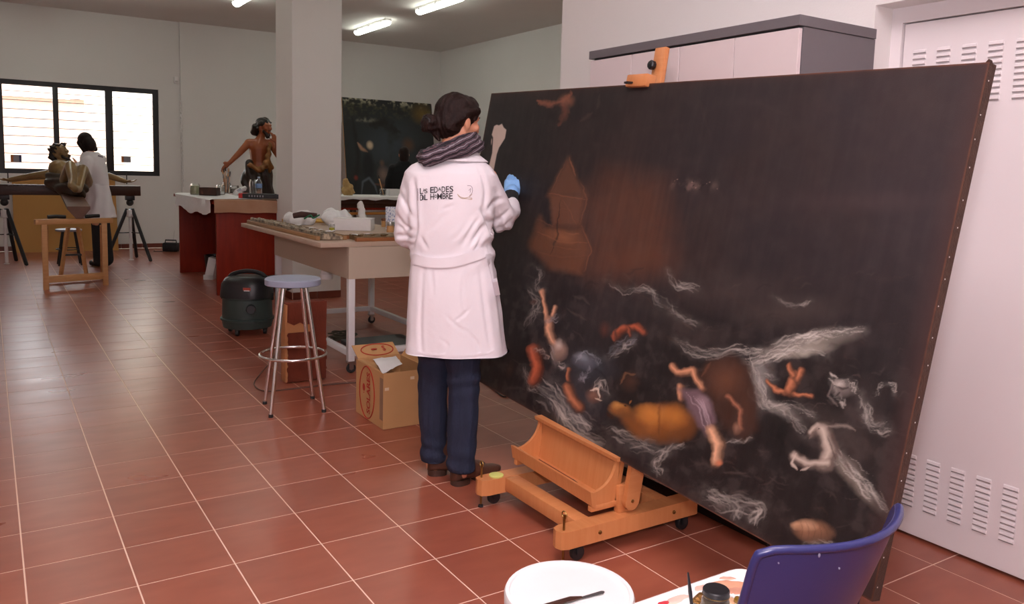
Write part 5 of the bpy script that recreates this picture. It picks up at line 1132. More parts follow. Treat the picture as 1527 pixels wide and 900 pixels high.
def bag(name, label, cx, cy, z, rx, ry, h, seed, m):
    mb = MB(); r = random.Random(seed); 
    for k in range(9): mb.ell((cx+r.uniform(-.6, .6)*rx, cy+r.uniform(-.6, .6)*ry, z+h*r.uniform(.3, .5)), (rx*r.uniform(.35, .6), ry*r.uniform(.35, .6), h*r.uniform(.4, .55)))
    me = remesh(mb, .012, 1); displace(me, lambda co, n: .012*noise.noise(co*16+Vector((seed, 0, 0)))+.008*abs(noise.noise(co*34)))
    for v in me.vertices: v.co.z = max(v.co.z, z+.001)
    o = place(name, me, m, None, .7); tag(o, label, 'bag'); return o
M_film = mat('white_plastic_film', (.80, .81, .82), .3, var=.05, bump=.6, bscale=24)
q = fl(440, 335, TZ); bag('plastic_bag', 'crumpled white plastic bag in a heap on the work table', q.x+.05, q.y+.05, TZ, .13, .15, .13, 4, M_film)
q = fl(468, 333, TZ); bag('plastic_bag', 'crumpled white plastic bag leaning on the white carton', q.x+.13, q.y-.16, TZ, .13, .17, .15, 9, M_film)
q = fl(455, 322, TZ+.12); bd = thing('cloth_bundle', 'rolled dark brown cloth tied with green ribbon on the plastic bags', 'cloth', (q.x, q.y, TZ+.10))
MB().tube([q+HR*-.09, q+HR*-.03+Vector((0, 0, .012)), q+HR*.09+Vector((0, 0, .008))], [.022, .025, .018], 10).build('roll', mat('brown_cloth', lin(70, 46, 40), .9, bump=.4, bscale=60), bd)
MB().tube([q+v for v in bez([HR*.0-HF*.03+Vector((0, 0, -.02)), HR*.05-HF*.035+Vector((0, 0, .01)), HR*.07-HF*.03+Vector((0, 0, -.012)), HR*.12-HF*.03+Vector((0, 0, .015))], 5)], .006, 6).build('ribbon', mat('green_ribbon', lin(30, 110, 76), .5), bd)
def on_table(px, py, z=TZ): return fl(px, py, z)
q = on_table(525, 344); wb = thing('white_carton', 'low white carton on the work table behind the yellow jar', 'box', q)
Rh = Matrix((HR, HF, Vector((0, 0, 1)))).transposed()
MB().box(q+Vector((0, 0, .047))+HF*.09, (.30, .18, .09), Rh, .003).build('body', M_paper, wb); MB().box(q+Vector((0, 0, .095))+HF*.095, (.305, .185, .006), Rh, .002).build('lid', M_paper, wb)
q = on_table(495, 345); yj = thing('yellow_jar', 'small glass jar half full of yellow liquid on the work table', 'jar', q)
MB().lathe([(.020, 0), (.023, .003), (.023, .05), (.019, .056), (.021, .062), (.0185, .062), (.0165, .054), (.0205, .048), (.0205, .006), (0, .006)], q, 20).build('glass', M_glass, yj); MB().lathe([(.0, .006), (.0203, .0065), (.0203, .03), (0, .03)], q, 18).build('liquid', mat('yellow_liquid', lin(216, 206, 40), .2), yj)
MB().lathe([(.0205, .056), (.0235, .057), (.0235, .068), (.0, .069)], q, 18).build('cap', M_paper, yj)
q = on_table(533, 334); tw_ = MB(); tw_.chain([q+Vector((0, 0, .03))+HF*.25, q+Vector((-.01, 0, .10))+HF*.27, q+Vector((-.03, .0, .17))+HF*.28], [.04, .034, .03]); me = remesh(tw_, .008, 2); displace(me, wrinkle(.008, 22, 3))
for v in me.vertices: v.co.z = max(v.co.z, TZ+.001)
o = place('paper_roll', me, M_paper, None, 1); tag(o, 'upright crumpled white paper roll behind the white carton', 'paper')
q = on_table(578, 346); pb = thing('patterned_bag', 'blue and white patterned paper bag on the work table', 'bag', q+HF*.12)
M_pat = sharpen(mat('blue_pattern', lin(222, 224, 230), .7, col2=lin(140, 155, 190), scale=80), .5, .6)
MB().loft([ering(q+HF*.3+Vector((0, 0, z)), HR, HF, a, b, 16, 5) for z, a, b in ((.001, .06, .035), (.08, .062, .034), (.15, .064, .02), (.19, .066, .006))]).build('sack', M_pat, pb, .8)
for k, (px, py, r, h, lb, c) in enumerate(((582, 346, .033, .03, 'small open steel tin beside the woman\'s sleeve', M_steel), (573, 338, .028, .022, 'shallow brown tin on the work table near the patterned bag', mat('brown_tin', lin(130, 84, 60), .35, .5)))):
    q = on_table(px, py); t = thing('tin', lb, 'tin', q+Vector((0, 0, .05))); MB().lathe([(r*.7, 0), (r*.95, .004), (r, h*.6), (r*.95, h), (r*.85, h), (r*.82, h*.4), (0, h*.35)], q+Vector((0, 0, .052)), 22).build('can', c, t); MB().cyl(q+Vector((0, 0, .0005)), q+Vector((0, 0, .052)), r*.9, r*.9, 16).build('support_block', M_card, t)
q = on_table(588, 341); cp = thing('printed_packet', 'small yellow and red printed packet lying on the work table', 'packet', q); MB().box(q+Vector((0, 0, .012))+HF*.05, (.09, .06, .022), Rh, .002).build('packet', mat('yellow_card', lin(226, 196, 120), .6), cp); MB().box(q+Vector((-.0, 0, .0245))+HF*.05, (.05, .03, .002), Rh).build('red_panel', M_red, cp, 0)
# ------------------------------------------------------------------ mahogany desk
DX0, DYA, DX1, DYB, DZT = 1.36, 6.83, 2.30, 8.96, 1.02
dk = thing('mahogany_desk', 'large reddish mahogany desk covered with protective sheets', 'desk', (1.8, 7.9, 0))
MB().b2((DX0, DYA, 0), (DX1, DYA+.035, DZT-.035), .002).build('end_panel', M_mahog, dk); MB().b2((DX0+.02, DYB-.035, 0), (DX1, DYB, DZT-.035), .002).build('end_panel', M_mahog, dk)
MB().b2((DX0+.5, DYA+.035, .12), (DX0+.53, DYB-.035, DZT-.035)).build('modesty_panel', M_mahog, dk); MB().b2((DX0-.03, DYA-.03, DZT-.035), (DX1, DYB+.06, DZT), .003).build('desk_top', M_mahog, dk)
M_kraft = mat('kraft_sheet', lin(190, 158, 132), .8, col2=lin(170, 118, 84), scale=5, bump=.2, bscale=18); M_clear = mat('frosted_sheet', lin(206, 190, 180), .5, var=.04, bump=.3, bscale=20); M_cloth = mat('white_cloth', (.86, .86, .87), .7, var=.04, bump=.5, bscale=25)
def drape(name, label, prof, a, b, m, seed, n=26, amp=.012, ragged_=.0):
    """sheet over a table edge: prof = (outward, down) steps, swept a->b"""
    a, b = Vector(a), Vector(b); d = (b-a).normalized(); s = Vector((d.y, -d.x, 0)); rows_ = []
    for i in range(n+1):
        p = a.lerp(b, i/n); r_ = []
        for k, (o, z) in enumerate(prof):
            w_ = amp*noise.noise(Vector((i*.35+seed, k*.5, 0)))*(k > 2); zz = z*(1+ragged_*noise.noise(Vector((i*.13+seed*3, 0, 0)))) if z < 0 else z
            r_.append(p+s*(o+abs(w_))+Vector((0, 0, zz+(.006*noise.noise(Vector((i*.5, k*.7, seed))) if k < 2 else 0)*(k < 2))))
        rows_.append(r_)
    o = solid(rows_, .002).build(name, m, smooth=.8); tag(o, label, 'sheet'); return o
zt = DZT+.009
drape('kraft_sheet', 'translucent brown protective sheet over the near end of the mahogany desk', [(-.62, .006), (-.3, .005), (0.0, .004), (.012, -.004), (.014, -.05), (.016, -.09), (.015, -.135)], (DX0-.03, DYA-.032, zt), (DX1, DYA-.032, zt), M_kraft, 2, amp=.01, ragged_=.25)
drape('cloth_sheet', 'white cloth draped over the long open side of the mahogany desk', [(-.55, .012), (-.25, .011), (0, .010), (.014, -.002), (.018, -.06), (.02, -.11), (.018, -.17)], (DX0-.032, 8.75, zt), (DX0-.032, 6.86, zt), M_cloth, 5, amp=.03, ragged_=.45)
DT = zt+.017
def on_desk(px, py): return fl(px, py, DT)
def zjar(name, label, px, py, r, h, m_in=None, hin=.5, cap=None):
    q = on_desk(px, py); t = thing(name, label, 'jar', q)
    MB().lathe([(r*.9, 0), (r, .004), (r, h*.85), (r*.85, h*.95), (r*.88, h), (r*.78, h), (r*.75, h*.93), (r*.9, h*.82), (r*.9, .006), (0, .006)], q, 18).build('glass', M_glass, t)
    if m_in: MB().lathe([(0, .007), (r*.88, .0075), (r*.88, h*hin), (0, h*hin)], q, 16).build('contents', m_in, t)
    if cap: MB().lathe([(r*.95, h*.93), (r*1.02, h*.94), (r*1.02, h*1.06), (0, h*1.07)], q, 18).build('cap', cap, t)
    return t, q
M_green = mat('pale_green_liquid', lin(190, 200, 160), .3)
zjar('glass_jar', 'glass jar of pale green liquid at the far end of the desk', 291, 290, .055, .13, M_green, .8); zjar('glass_jar', 'round glass jar beside the brushes on the desk', 329, 290, .05, .12, M_paper, .3); zjar('glass_jar', 'short wide glass jar behind the wooden box on the desk', 350, 288, .055, .10, mat('cloudy_water', lin(190, 186, 178), .3), .6)
t, q = zjar('brush_jar', 'glass jar crammed with wooden paint brushes on the desk', 338, 288, .05, .14)
for k in range(9):
    a = k*.7; b0 = q+Vector((.02*math.cos(a), .02*math.sin(a), .01)); b1 = q+Vector((.042*math.cos(a), .042*math.sin(a), .24+.05*math.sin(k*2.3)))
    s_ = thing('paint_brush', ['pale pine handled paint brush crammed in the desk jar', 'dark handled paint brush crammed in the desk jar', 'orange beech handled paint brush crammed in the desk jar'][k % 3], 'brush', b0, 0, ['pale brushes in the desk jar', 'dark brushes in the desk jar', 'orange brushes in the desk jar'][k % 3]); MB().tube([b0, b1], .0045, 6).build('handle', [M_pine, M_darkwood, M_beech][k % 3], s_); MB().rcone(b1, b1+(b1-b0)*.14, .009, .006).build('bristles', [M_brow, M_pine, mat('grey_bristle', (.2, .2, .19), .9)][k % 3], s_, 2)
q = on_desk(313, 291); t = thing('wooden_box', 'small open brown wooden box full of tools on the desk', 'box', q)
MB().box(q+Vector((0, 0, .004)), (.2, .13, .008), Rh).build('bottom', M_darkwood, t, 0)
for s in (-1, 1): MB().box(q+HF*(.06*s)+Vector((0, 0, .045)), (.2, .01, .09), Rh).build('side', M_darkwood, t, 0); MB().box(q+HR*(.095*s)+Vector((0, 0, .045)), (.01, .11, .09), Rh).build('side', M_darkwood, t, 0)
q = on_desk(352, 291); t = thing('label_pouch', 'crumpled white labelled pouch lying among the jars', 'pouch', q); mb = MB(); mb.rcone(q+Vector((0, 0, .035)), q+HR*.10+Vector((0, 0, .09)), .035, .03); me = remesh(mb, .008, 1); displace(me, wrinkle(.012, 26, 8)); place('pouch', me, M_paper, t, .8); MB().box(q+HR*.05+Vector((0, 0, .065))-HF*.036, (.05, .004, .03), Rh @ Matrix.Rotation(-.5, 3, 'Y')).build('label', M_st2, t, 0)
t, q = zjar('glass_jar', 'tall clear glass jar next to the water bottle', 377, 291, .042, .19)
q = on_desk(386, 291); t = thing('water_bottle', 'clear plastic water bottle with blue label on the desk', 'bottle', q)
MB().lathe([(.036, 0), (.04, .006), (.04, .15), (.030, .18), (.014, .20), (.014, .215), (.011, .215), (.011, .199), (.027, .178), (.037, .149), (.037, .008), (0, .008)], q, 20).build('body', mat('clear_pet', (.93, .95, .97), .08, var=0, trans=1.0), t); MB().lathe([(.0405, .09), (.0408, .092), (.0408, .14), (.0405, .142)], q, 20).build('label', mat('blue_label', lin(130, 165, 215), .5), t); MB().lathe([(.016, .208), (.016, .226), (0, .227)], q, 14).build('cap', mat('bottle_cap', lin(190, 210, 235), .4), t)
q = on_desk(388, 296); t = thing('thick_book', 'thick black book with red block lying on the desk by the column', 'book', q)
MB().box(q+HR*.0+Vector((0, 0, .026))+HF*.1, (.40, .2, .05), Rh, .004).build('cover', mat('black_cloth_cover', (.03, .03, .033), .6), t); MB().box(q-HR*.215+Vector((0, 0, .026))+HF*.1, (.05, .2, .052), Rh, .004).build('red_block', mat('red_case', lin(180, 40, 36), .5), t)
for k in range(6): MB().box(q+HR*(-.12+.03*k)-HF*.001+Vector((0, 0, .026)), (.012, .002, .02), Rh).build('spine_letter', M_st2, t, 0)
q = fl(313, 416); t = thing('waste_bin', 'black lined waste bin standing inside the desk kneehole', 'bin', q+HF*.25); qq = q+HF*.3-HR*.05
MB().lathe([(.09, 0), (.095, .004), (.125, .26), (.13, .27), (.122, .27), (.09, .01), (0, .01)], qq, 20).build('bin', M_blackplastic, t); 
t = thing('leaning_carton', 'white carton leaning inside the desk kneehole beside the bin', 'box', q+HR*.02); MB().box(q+HR*.03+Vector((0, 0, .14)), (.10, .12, .26), Rh @ Matrix.Rotation(.22, 3, 'Y'), .003).build('carton', M_paper, t); MB().box(q+HR*.0+Vector((0, 0, .03)), (.12, .12, .06), Rh, .003).build('carton_base', M_paper, t)
# ------------------------------------------------------------------ radio, leaning sheet
q = fl(255, 375); rd = thing('radio', 'small black portable radio on the floor by the skirting', 'radio', q); MB().box(q+Vector((0, 0, .075)), (.24, .11, .14), Rh, .02).build('case', M_blackplastic, rd)
MB().tube([q+HR*-.09+Vector((0, 0, .14)), q+HR*-.085+Vector((0, 0, .185)), q+HR*.085+Vector((0, 0, .185)), q+HR*.09+Vector((0, 0, .14))], .010, 6).build('handle', M_blackplastic, rd); MB().tube([q+HR*.02+HF*.03+Vector((0, 0, .14)), q+HR*.05+HF*.03+Vector((0, 0, .34))], .0025, 5).build('aerial', M_steel, rd)
for s in (-1, 1): MB().lathe([(.04, 0), (.042, .004), (.02, .006), (0, .004)], q+HR*(.07*s)-HF*.054+Vector((0, 0, .07)), 16, axis=-HF).build('speaker', M_blackmetal, rd)
for q0, q1 in ((0, 1),): MB().tube([p+Vector((0, 0, .004)) for p in bez([q-HR*.12, q-HR*.25-HF*.05, q-HR*.3+HF*.1], 5)], .004, 5).build('lead', M_blackplastic, rd)
a, b = ony(22, 372, 12.2), ony(176, 372, 12.2); t = thing('board_sheet', 'large yellow brown fibreboard sheet leaning under the window', 'board', (.4, 12.2, 0)); MB().prism([(a.x, 12.12, 0), (b.x, 12.12, 0), (b.x, 12.36, 1.13), (a.x, 12.36, 1.13)], (0, .012, .002)).build('sheet', mat('fibreboard', lin(190, 140, 78), .8, var=.05, scale=3), t, 0)
# ------------------------------------------------------------------ second bench and second canvas beyond the column
bn = thing('back_bench', 'brown moulded wooden bench with white paper on top beyond the column', 'bench', (4.2, 8.8, 0))
BZ = 1.02
MB().b2((3.1, 8.5, BZ-.03), (5.6, 9.15, BZ), .003).build('bench_top', M_darkwood, bn); MB().b2((3.12, 8.53, .83), (5.58, 8.56, BZ-.03)).build('apron', M_mahog, bn, 0)
MB().loft([[Vector((x, 8.53-o, z)) for o, z in ((0, .98), (.02, .975), (.012, .94), (.025, .92), (.008, .90), (0, .86))] for x in (3.12, 5.58)]).build('moulding', M_darkwood, bn, .4)
MB().b2((3.1, 8.49, .765), (5.6, 8.54, .80), .004).build('gilt_rail', mat('gold_rail', lin(190, 130, 60), .4, .3), bn)
for x in (3.16, 5.52):
    for y in (8.58, 9.08): MB().b2((x-.035, y-.035, 0), (x+.035, y+.035, BZ-.03)).build('leg', M_darkwood, bn, 0)
rows_ = []
for i in range(41):
    x = 3.15+2.3*i/40; r_ = []
    for k, (y, z) in enumerate(((9.1, .004), (8.8, .005), (8.5, .004), (8.484, -.003), (8.482, -.025-.018*noise.noise(Vector((i*.5, 0, 0)))), (8.48, -.045-.03*noise.noise(Vector((i*.35, 2, 0)))))): r_.append(Vector((x, y-.01*abs(noise.noise(Vector((i*.6, k, 3))))*(k > 3), BZ+z+(.003 if k < 3 else 0))))
    rows_.append(r_)
o = solid(rows_, .002).build('paper_sheet', M_paper, smooth=.8); tag(o, 'white paper sheet spread over the brown bench beyond the column', 'paper')
BT = BZ+.011
def on_bench(px, py): return fl(px, py, BT)
q = ony(519, 290, 8.65); q.z = BT; mb = MB(); mb.rcone(q+Vector((0, 0, .06)), q+Vector((-.03, 0, .2)), .09, .04); mb.rcone(q+Vector((.04, 0, .05)), q+Vector((.0, 0, .14)), .06, .05); me = remesh(mb, .014, 1); displace(me, lambda co, n: .022*noise.noise(co*17)+.01*noise.noise(co*40))
for v in me.vertices: v.co.z = max(v.co.z, BT+.001)
o = place('golden_fragment', me, mat('golden_straw', lin(160, 122, 70), .8, col2=lin(206, 176, 120), scale=30, bump=.8, bscale=50), None, .8); tag(o, 'crumpled golden fragment heaped on the bench beside the column', 'fragment')
q = ony(571, 290, 8.62); q.z = BT; t = thing('glass_jar', 'glass jar with a wooden brush on the white papered bench', 'jar', q)
MB().lathe([(.04, 0), (.045, .004), (.045, .09), (.038, .1), (.036, .1), (.041, .088), (.041, .008), (0, .008)], q, 18).build('glass', M_glass, t)
s_ = thing('paint_brush', 'wooden brush leaning in the jar on the white papered bench', 'brush', q+Vector((0, 0, .01))); MB().tube([q+Vector((.01, 0, .01)), q+Vector((-.06, .0, .24))], [.006, .009], 6).build('handle', M_pine, s_); MB().tube([q+Vector((-.06, 0, .24)), q+Vector((-.072, 0, .285))], [.01, .005], 6).build('bristles', M_brow, s_)
q = ony(586, 291, 8.62); q.z = BT; t = thing('white_carton', 'small white carton on the bench behind the woman', 'box', q); MB().box(q+Vector((0, 0, .045)), (.16, .12, .088), None, .003).build('body', M_paper, t); MB().box(q+Vector((0, 0, .092)), (.165, .125, .006), None, .002).build('lid', M_paper, t)
def paint_second(U, V, P):
    X, Y = U*100, (1-V)*100; c = Canvas(X, Y, (32, 34, 34)); n = fbm(U*8, V*8, 4, 2); n2 = fbm(U*34, V*34, 4, 6)
    c.mix(np.exp(-(((U-.5)/.33)**2+((V-.5)/.3)**2))*.8, (62, 72, 80)); c.mix(np.clip(n*1.8-.9, 0, .6), (30, 24, 18))
    c.mix(np.clip((V-.78)*6, 0, 1)*np.clip(n2*3-1.4, 0, .8), (96, 92, 60)); c.mix(np.clip((V-.93)*16, 0, 1)*np.clip(n2*4-2.0, 0, 1), (206, 200, 176)); c.blob(88, 12, 16, 14, 0, (130, 102, 40), .75, 1)
    c.mix(np.exp(-(((U-.24)/.12)**2+((V-.78)/.02)**2))*np.clip(n2*3-1.2, 0, 1), (140, 138, 120)); c.stroke([(10, 20), (14, 60), (8, 96)], 4, (20, 18, 14), .8, 1); c.stroke([(30, 26), (44, 22), (60, 32)], 7, (26, 24, 16), .8, 1, jit=10)
    sk = (190, 146, 116); c.blob(27, 48, 4.5, 5.5, 0, (214, 190, 160), .9, .6); c.stroke([(24, 55), (18, 52), (14, 46)], 2.6, sk, .8); c.blob(24, 70, 8, 20, 0, (18, 22, 26), .9, .5)
    c.blob(39, 66, 3.5, 4.5, 0, (112, 84, 66), .8, .8); c.blob(40, 78, 8, 11, 0, (140, 116, 104), .8, .8); c.blob(50, 76, 5, 10, 0, (146, 126, 116), .8, .8); c.stroke([(30, 88), (44, 90), (50, 84)], 2.5, (116, 74, 56), .8); c.stroke([(38, 90), (36, 99)], 3, (120, 84, 60), .7); c.stroke([(46, 92), (45, 99)], 3, (120, 84, 60), .7)
    c.blob(10, 82, 3, 3.5, 0, (150, 50, 36), .8, .8); c.stroke([(15, 98), (17, 86), (24, 82), (30, 90), (32, 98)], 2, (112, 122, 132), .8, 1); c.blob(70, 46, 9, 10, 0, (120, 78, 40), .6, 1); c.blob(62, 58, 2.5, 2, 0, (170, 160, 150), .6, 1)
    return c.C
O2 = Vector((4.68, 11.55, .93)); top2 = Vector((4.66, 11.85, 2.66)); vv = (top2-O2); H2 = vv.length; vv = vv/H2; uu = Vector((1, 0, 0)); vv = (vv-uu*vv.dot(uu)).normalized(); n2_ = uu.cross(vv)
p2 = thing('figure_canvas', 'dark canvas with seated figures and foliage standing by the back wall', 'painting', O2)
grid_paint('painted_front', O2, uu, vv, 1.78, H2, 150, 150, paint_second, vcol_mat('dark_varnished_paint', .35, .15, 300), p2, -n2_ if n2_.y > 0 else n2_)
nb_ = n2_ if n2_.y > 0 else -n2_
MB().prism([O2+nb_*.001, O2+uu*1.78+nb_*.001, O2+uu*1.78+vv*H2+nb_*.001, O2+vv*H2+nb_*.001], nb_*.03).build('stretcher', M_pine, p2, 0)
sd2 = thing('canvas_stand', 'low dark trestle carrying the figure canvas by the back wall', 'stand', (5.5, 11.6, 0)); MB().b2((4.7, 11.45, .86), (6.4, 11.75, .912)).build('top_bar', M_darkwood, sd2, 0)
for x in (4.8, 6.3):
    for s in (-1, 1): MB().beam((x, 11.6+.2*s, 0), (x, 11.6+.04*s, .87), .05, .03).build('leg', M_darkwood, sd2, 0)

# ------------------------------------------------------------------ generic standing figure
def figure(root, joints, hd, skin, vox=.012, hands=True, rad=1.0):
    """joints: dict of world points; returns head frame; one continuous body mesh"""
    j = joints; mb = MB(); P, R = head_prims(mb, j['head'], hd, j.get('up', Vector((0, 0, 1))), j.get('hs', 1.0))
    mb.rcone(P(0, -.02, -.05), j['neck'], .05, .055); mb.chain([j['neck'], j['chest'], j['waist'], j['pelvis']], [.06, .115*rad, .098*rad, .12*rad])
    mb.rcone(j['shL'], j['shR'], .062, .062)
    for s in 'LR':
        mb.rcone(j['chest'], j['sh'+s], .09, .06); mb.chain([j['sh'+s], j['el'+s], j['wr'+s]], [.056, .044, .030])
        if hands: hand_prims(mb, j['wr'+s], j['hd'+s]-j['wr'+s], j.get('pn'+s, Vector((0, 0, -1))), j.get('th'+s, Vector((0, -1, 0))), 1.05, .3)
        mb.chain([j['pelvis'].lerp(j['hp'+s], .9), j['kn'+s], j['an'+s]], [.098, .066, .045]); mb.rcone(j['an'+s], j['toe'+s], .045, .034)
    me = remesh(mb, vox, 2); b = place('body', me, skin, root, 3); return P, R, b
# person in black by the second canvas, back turned
BP = Vector((4.86, 9.62, 0)); f_ = Vector((.35, .94, 0)).normalized(); r_ = Vector((f_.y, -f_.x, 0)); U_ = Vector((0, 0, 1))
pb_ = thing('person', 'dark haired person in black clothes standing before the figure canvas', 'person', BP)
def bp(a, b, z): return BP+r_*a+f_*b+U_*z
j = dict(head=bp(0, .02, 1.635), neck=bp(0, -.01, 1.47), chest=bp(0, 0, 1.28), waist=bp(0, 0, 1.08), pelvis=bp(0, 0, .95), shL=bp(-.17, 0, 1.40), shR=bp(.17, 0, 1.40), elL=bp(-.24, 0, 1.12), elR=bp(.24, 0, 1.12), wrL=bp(-.2, .18, .98), wrR=bp(.2, .18, .98), hdL=bp(-.17, .28, .98), hdR=bp(.17, .28, .98), hpL=bp(-.09, 0, .9), hpR=bp(.09, 0, .9), knL=bp(-.1, .02, .5), knR=bp(.1, .02, .5), anL=bp(-.1, 0, .09), anR=bp(.1, 0, .09), toeL=bp(-.12, .15, .035), toeR=bp(.12, .15, .035))
P, R, b_ = figure(pb_, j, f_, M_skin)
mb = MB(); mb.ell(P(0, -.018, .042), (.086, .104, .094), R); mb.ell(P(0, -.06, -.03), (.08, .065, .11), R); mb.rcone(P(0, -.04, -.05), P(0, -.035, -.13), .066, .06); place('hair', remesh(mb, .01, 2), M_hair, pb_, 3)
mb = MB(); mb.loft([ering(bp(0, b, z), r_, f_, a, d, 24, 2.4) for z, a, d, b in ((.70, .21, .15, 0), (.95, .205, .15, 0), (1.2, .205, .145, 0), (1.36, .21, .125, 0), (1.45, .17, .10, 0), (1.54, .085, .085, -.005))]); mb.rcone(j['shL'], j['shR'], .08, .08)
for s in 'LR': mb.chain([j['sh'+s], j['el'+s], j['wr'+s]], [.082, .07, .055])
me = remesh(mb, .012, 3); displace(me, wrinkle(.008, 8, 2)); place('black_jacket', me, mat('black_wool', (.004, .004, .005), .95, var=.2), pb_, 3)
mb = MB()
for s in 'LR': mb.chain([bp(-.08 if s == 'L' else .08, 0, .9), j['kn'+s], j['an'+s]], [.115, .085, .072])
place('trousers', remesh(mb, .012, 2), M_blk, pb_, 3)
for s in 'LR':
    mb = MB(); mb.rcone(j['an'+s]+Vector((0, 0, -.045)), j['toe'+s]+f_*.03+Vector((0, 0, .005)), .045, .04); MB.rcone(mb, j['an'+s], j['an'+s]+Vector((0, 0, -.045)), .05, .045); place('shoe', remesh(mb, .01, 1), M_blackplastic, pb_, 3)

# ------------------------------------------------------------------ carved saint
SYY = 9.55
def sp(x, y, dy=0): return ony(x, y, SYY+dy)
ss = thing('wooden_sculpture', 'carved painted wooden sculpture of a bearded bare chested man', 'sculpture', (2.45, SYY, 0))
M_flesh = mat('aged_flesh_polychrome', lin(176, 100, 58), .35, col2=lin(120, 62, 36), scale=8, bump=.1, bscale=20); M_drap = mat('dark_gilded_drapery', lin(62, 44, 30), .4, col2=lin(36, 28, 24), scale=12); M_gold = mat('gilded_hem', lin(164, 112, 54), .35, .3, col2=lin(100, 64, 34), scale=14)
sh_f = (HR*.86-HF*.5+Vector((0, 0, -.05))).normalized()
j = dict(head=sp(394, 190, -.02), hs=1.12, neck=sp(389, 206, 0), chest=sp(386, 222, 0), waist=sp(387, 243, 0), pelvis=sp(386, 258, 0), shL=sp(371, 213, .0), shR=sp(404, 214, -.05), elL=sp(356, 229, -.05), wrL=sp(342, 243, -.1), hdL=sp(336, 248, -.12), elR=sp(415, 232, -.2), wrR=sp(413, 214, -.22), hdR=sp(410, 206, -.2), hpL=sp(379, 262), hpR=sp(394, 262))
zf = .34; jp = j['pelvis']
j.update(knL=Vector((jp.x-.12, SYY-.08, .83)), knR=Vector((jp.x+.14, SYY-.02, .83)), anL=Vector((jp.x-.13, SYY, zf+.09)), anR=Vector((jp.x+.18, SYY, zf+.09)), toeL=Vector((jp.x-.11, SYY-.17, zf+.04)), toeR=Vector((jp.x+.24, SYY-.15, zf+.04)))
j['thL'] = Vector((0, 0, 1)); j['thR'] = Vector((-1, 0, 0)); j['pnR'] = Vector((-1, 0, 0))
P, R, b_ = figure(ss, j, sh_f, M_flesh, .011, True, 1.18)
mb = MB(); mb.ell(P(0, -.022, .05), (.094, .115, .092), R)
for k in range(9):
    a = -1.1+k*.27; mb.rcone(P(.085*math.sin(a*1.6), -.08-.02*math.cos(k), .0), P(.07*math.sin(a*1.8), -.11-.015*math.sin(k*2), -.085), .042, .032)
mb.rcone(P(.07, .02, .06), P(.08, -.05, -.02), .03, .035); mb.rcone(P(-.07, .02, .06), P(-.08, -.05, -.02), .03, .035)
me = remesh(mb, .011, 2); displace(me, lambda co, n: .006*math.sin(co.z*60+co.x*50+6*noise.noise(co*9))); place('hair', me, mat('carved_black_hair', (.02, .014, .011), .35, var=.3), ss, 3)
mb = MB(); mb.rcone(P(-.045, .045, -.05), P(0, .07, -.11), .026, .03); mb.rcone(P(.045, .045, -.05), P(0, .07, -.11), .026, .03); mb.ell(P(0, .093, -.036), (.03, .012, .008), R); me = remesh(mb, .008, 1); displace(me, lambda co, n: .005*math.sin(co.x*190+co.z*90)); place('beard', me, mat('carved_beard', (.03, .018, .012), .4), ss, 3)
mb = MB(); mb.loft([ering(jp+Vector((dx, 0, dz)), Vector((1, 0, 0)), Vector((0, 1, 0)), a, b, 26, 2.2, lambda t: .05*math.sin(6*t)) for dx, dz, a, b in ((0, .07, .17, .14), (-.02, -.02, .205, .17), (-.02, -.18, .20, .17), (0, -.34, .22, .17), (.02, -.50, .22, .16), (.03, -.62, .17, .13))])
mb.rcone(j['waist']+Vector((-.15, -.06, -.02)), j['pelvis']+Vector((-.17, -.02, -.12)), .06, .08)
me = remesh(mb, .013, 2); displace(me, lambda co, n: .016*math.sin(math.atan2(co.y-jp.y, co.x-jp.x)*9+co.z*14)); place('loin_drapery', me, M_drap, ss, 3)
mb = MB(); mb.chain([sp(372, 246, -.16), sp(388, 254, -.19), sp(398, 244, -.19), sp(401, 226, -.16), sp(403, 214, -.12)], [.035, .04, .05, .035, .03]); mb.chain([sp(398, 242, -.19), sp(404, 250, -.18), sp(402, 256, -.16)], [.05, .04, .02]); me = remesh(mb, .011, 6); displace(me, lambda co, n: .007*math.sin(co.z*45+co.x*70)); place('gilded_sash', me, M_gold, ss, 3)
mb = MB(); mb.loft([ering(Vector((2.45, SYY, z)), Vector((1, 0, 0)), Vector((0, 1, 0)), a, a*.8, 8, 4) for z, a in ((0, .36), (.05, .36), (.06, .33), (zf-.06, .32), (zf-.05, .35), (zf, .35))]); mb.build('pedestal', M_darkwood, ss, .4)

# ------------------------------------------------------------------ crucifix lying on stands
BY = 10.6
cx = thing('crucifix', 'wooden cross with carved Christ figure lying on stands by the window', 'sculpture', (.25, 9.4, 0))
bl, brr = ony(-26, 282, BY), ony(209, 286, BY); zb = 1.0
ft_ = ony(117, 318, 8.02)
MB().beam((bl.x, BY, zb), (brr.x, BY, zb+.0), .14, .10, .004, (0, 1, 0)).build('cross_arm', M_darkwood, cx)
ctr = Vector(((bl.x+brr.x)/2+.02, BY, zb)); pe = Vector((ft_.x, 7.96, ft_.z+.03)); pd = (ctr+Vector((0, .25, .03))); post = MB().loft([[o_+Vector((dx_, 0, dz_)) for dx_, dz_ in ((-.115, .05), (.115, .05), (.115, .02), (.03, -.085), (-.03, -.085), (-.115, .02))] for o_ in (pe, pd)]).build('cross_post', mat('worn_cross_wood', lin(128, 90, 70), .5, col2=lin(84, 52, 38), scale=7), cx)
M_cf = mat('pale_polychrome_flesh', lin(168, 140, 88), .32, col2=lin(98, 68, 42), scale=7, bump=.1, bscale=18)
def cp(x, y, Y): return ony(x, y, Y)
hcp = cp(90, 228, 10.35); mb = MB(); hf_ = Vector((.45, -.8, .35)).normalized(); P, R = head_prims(mb, hcp, hf_, Vector((-.45, .25, .85)).normalized(), 1.15)
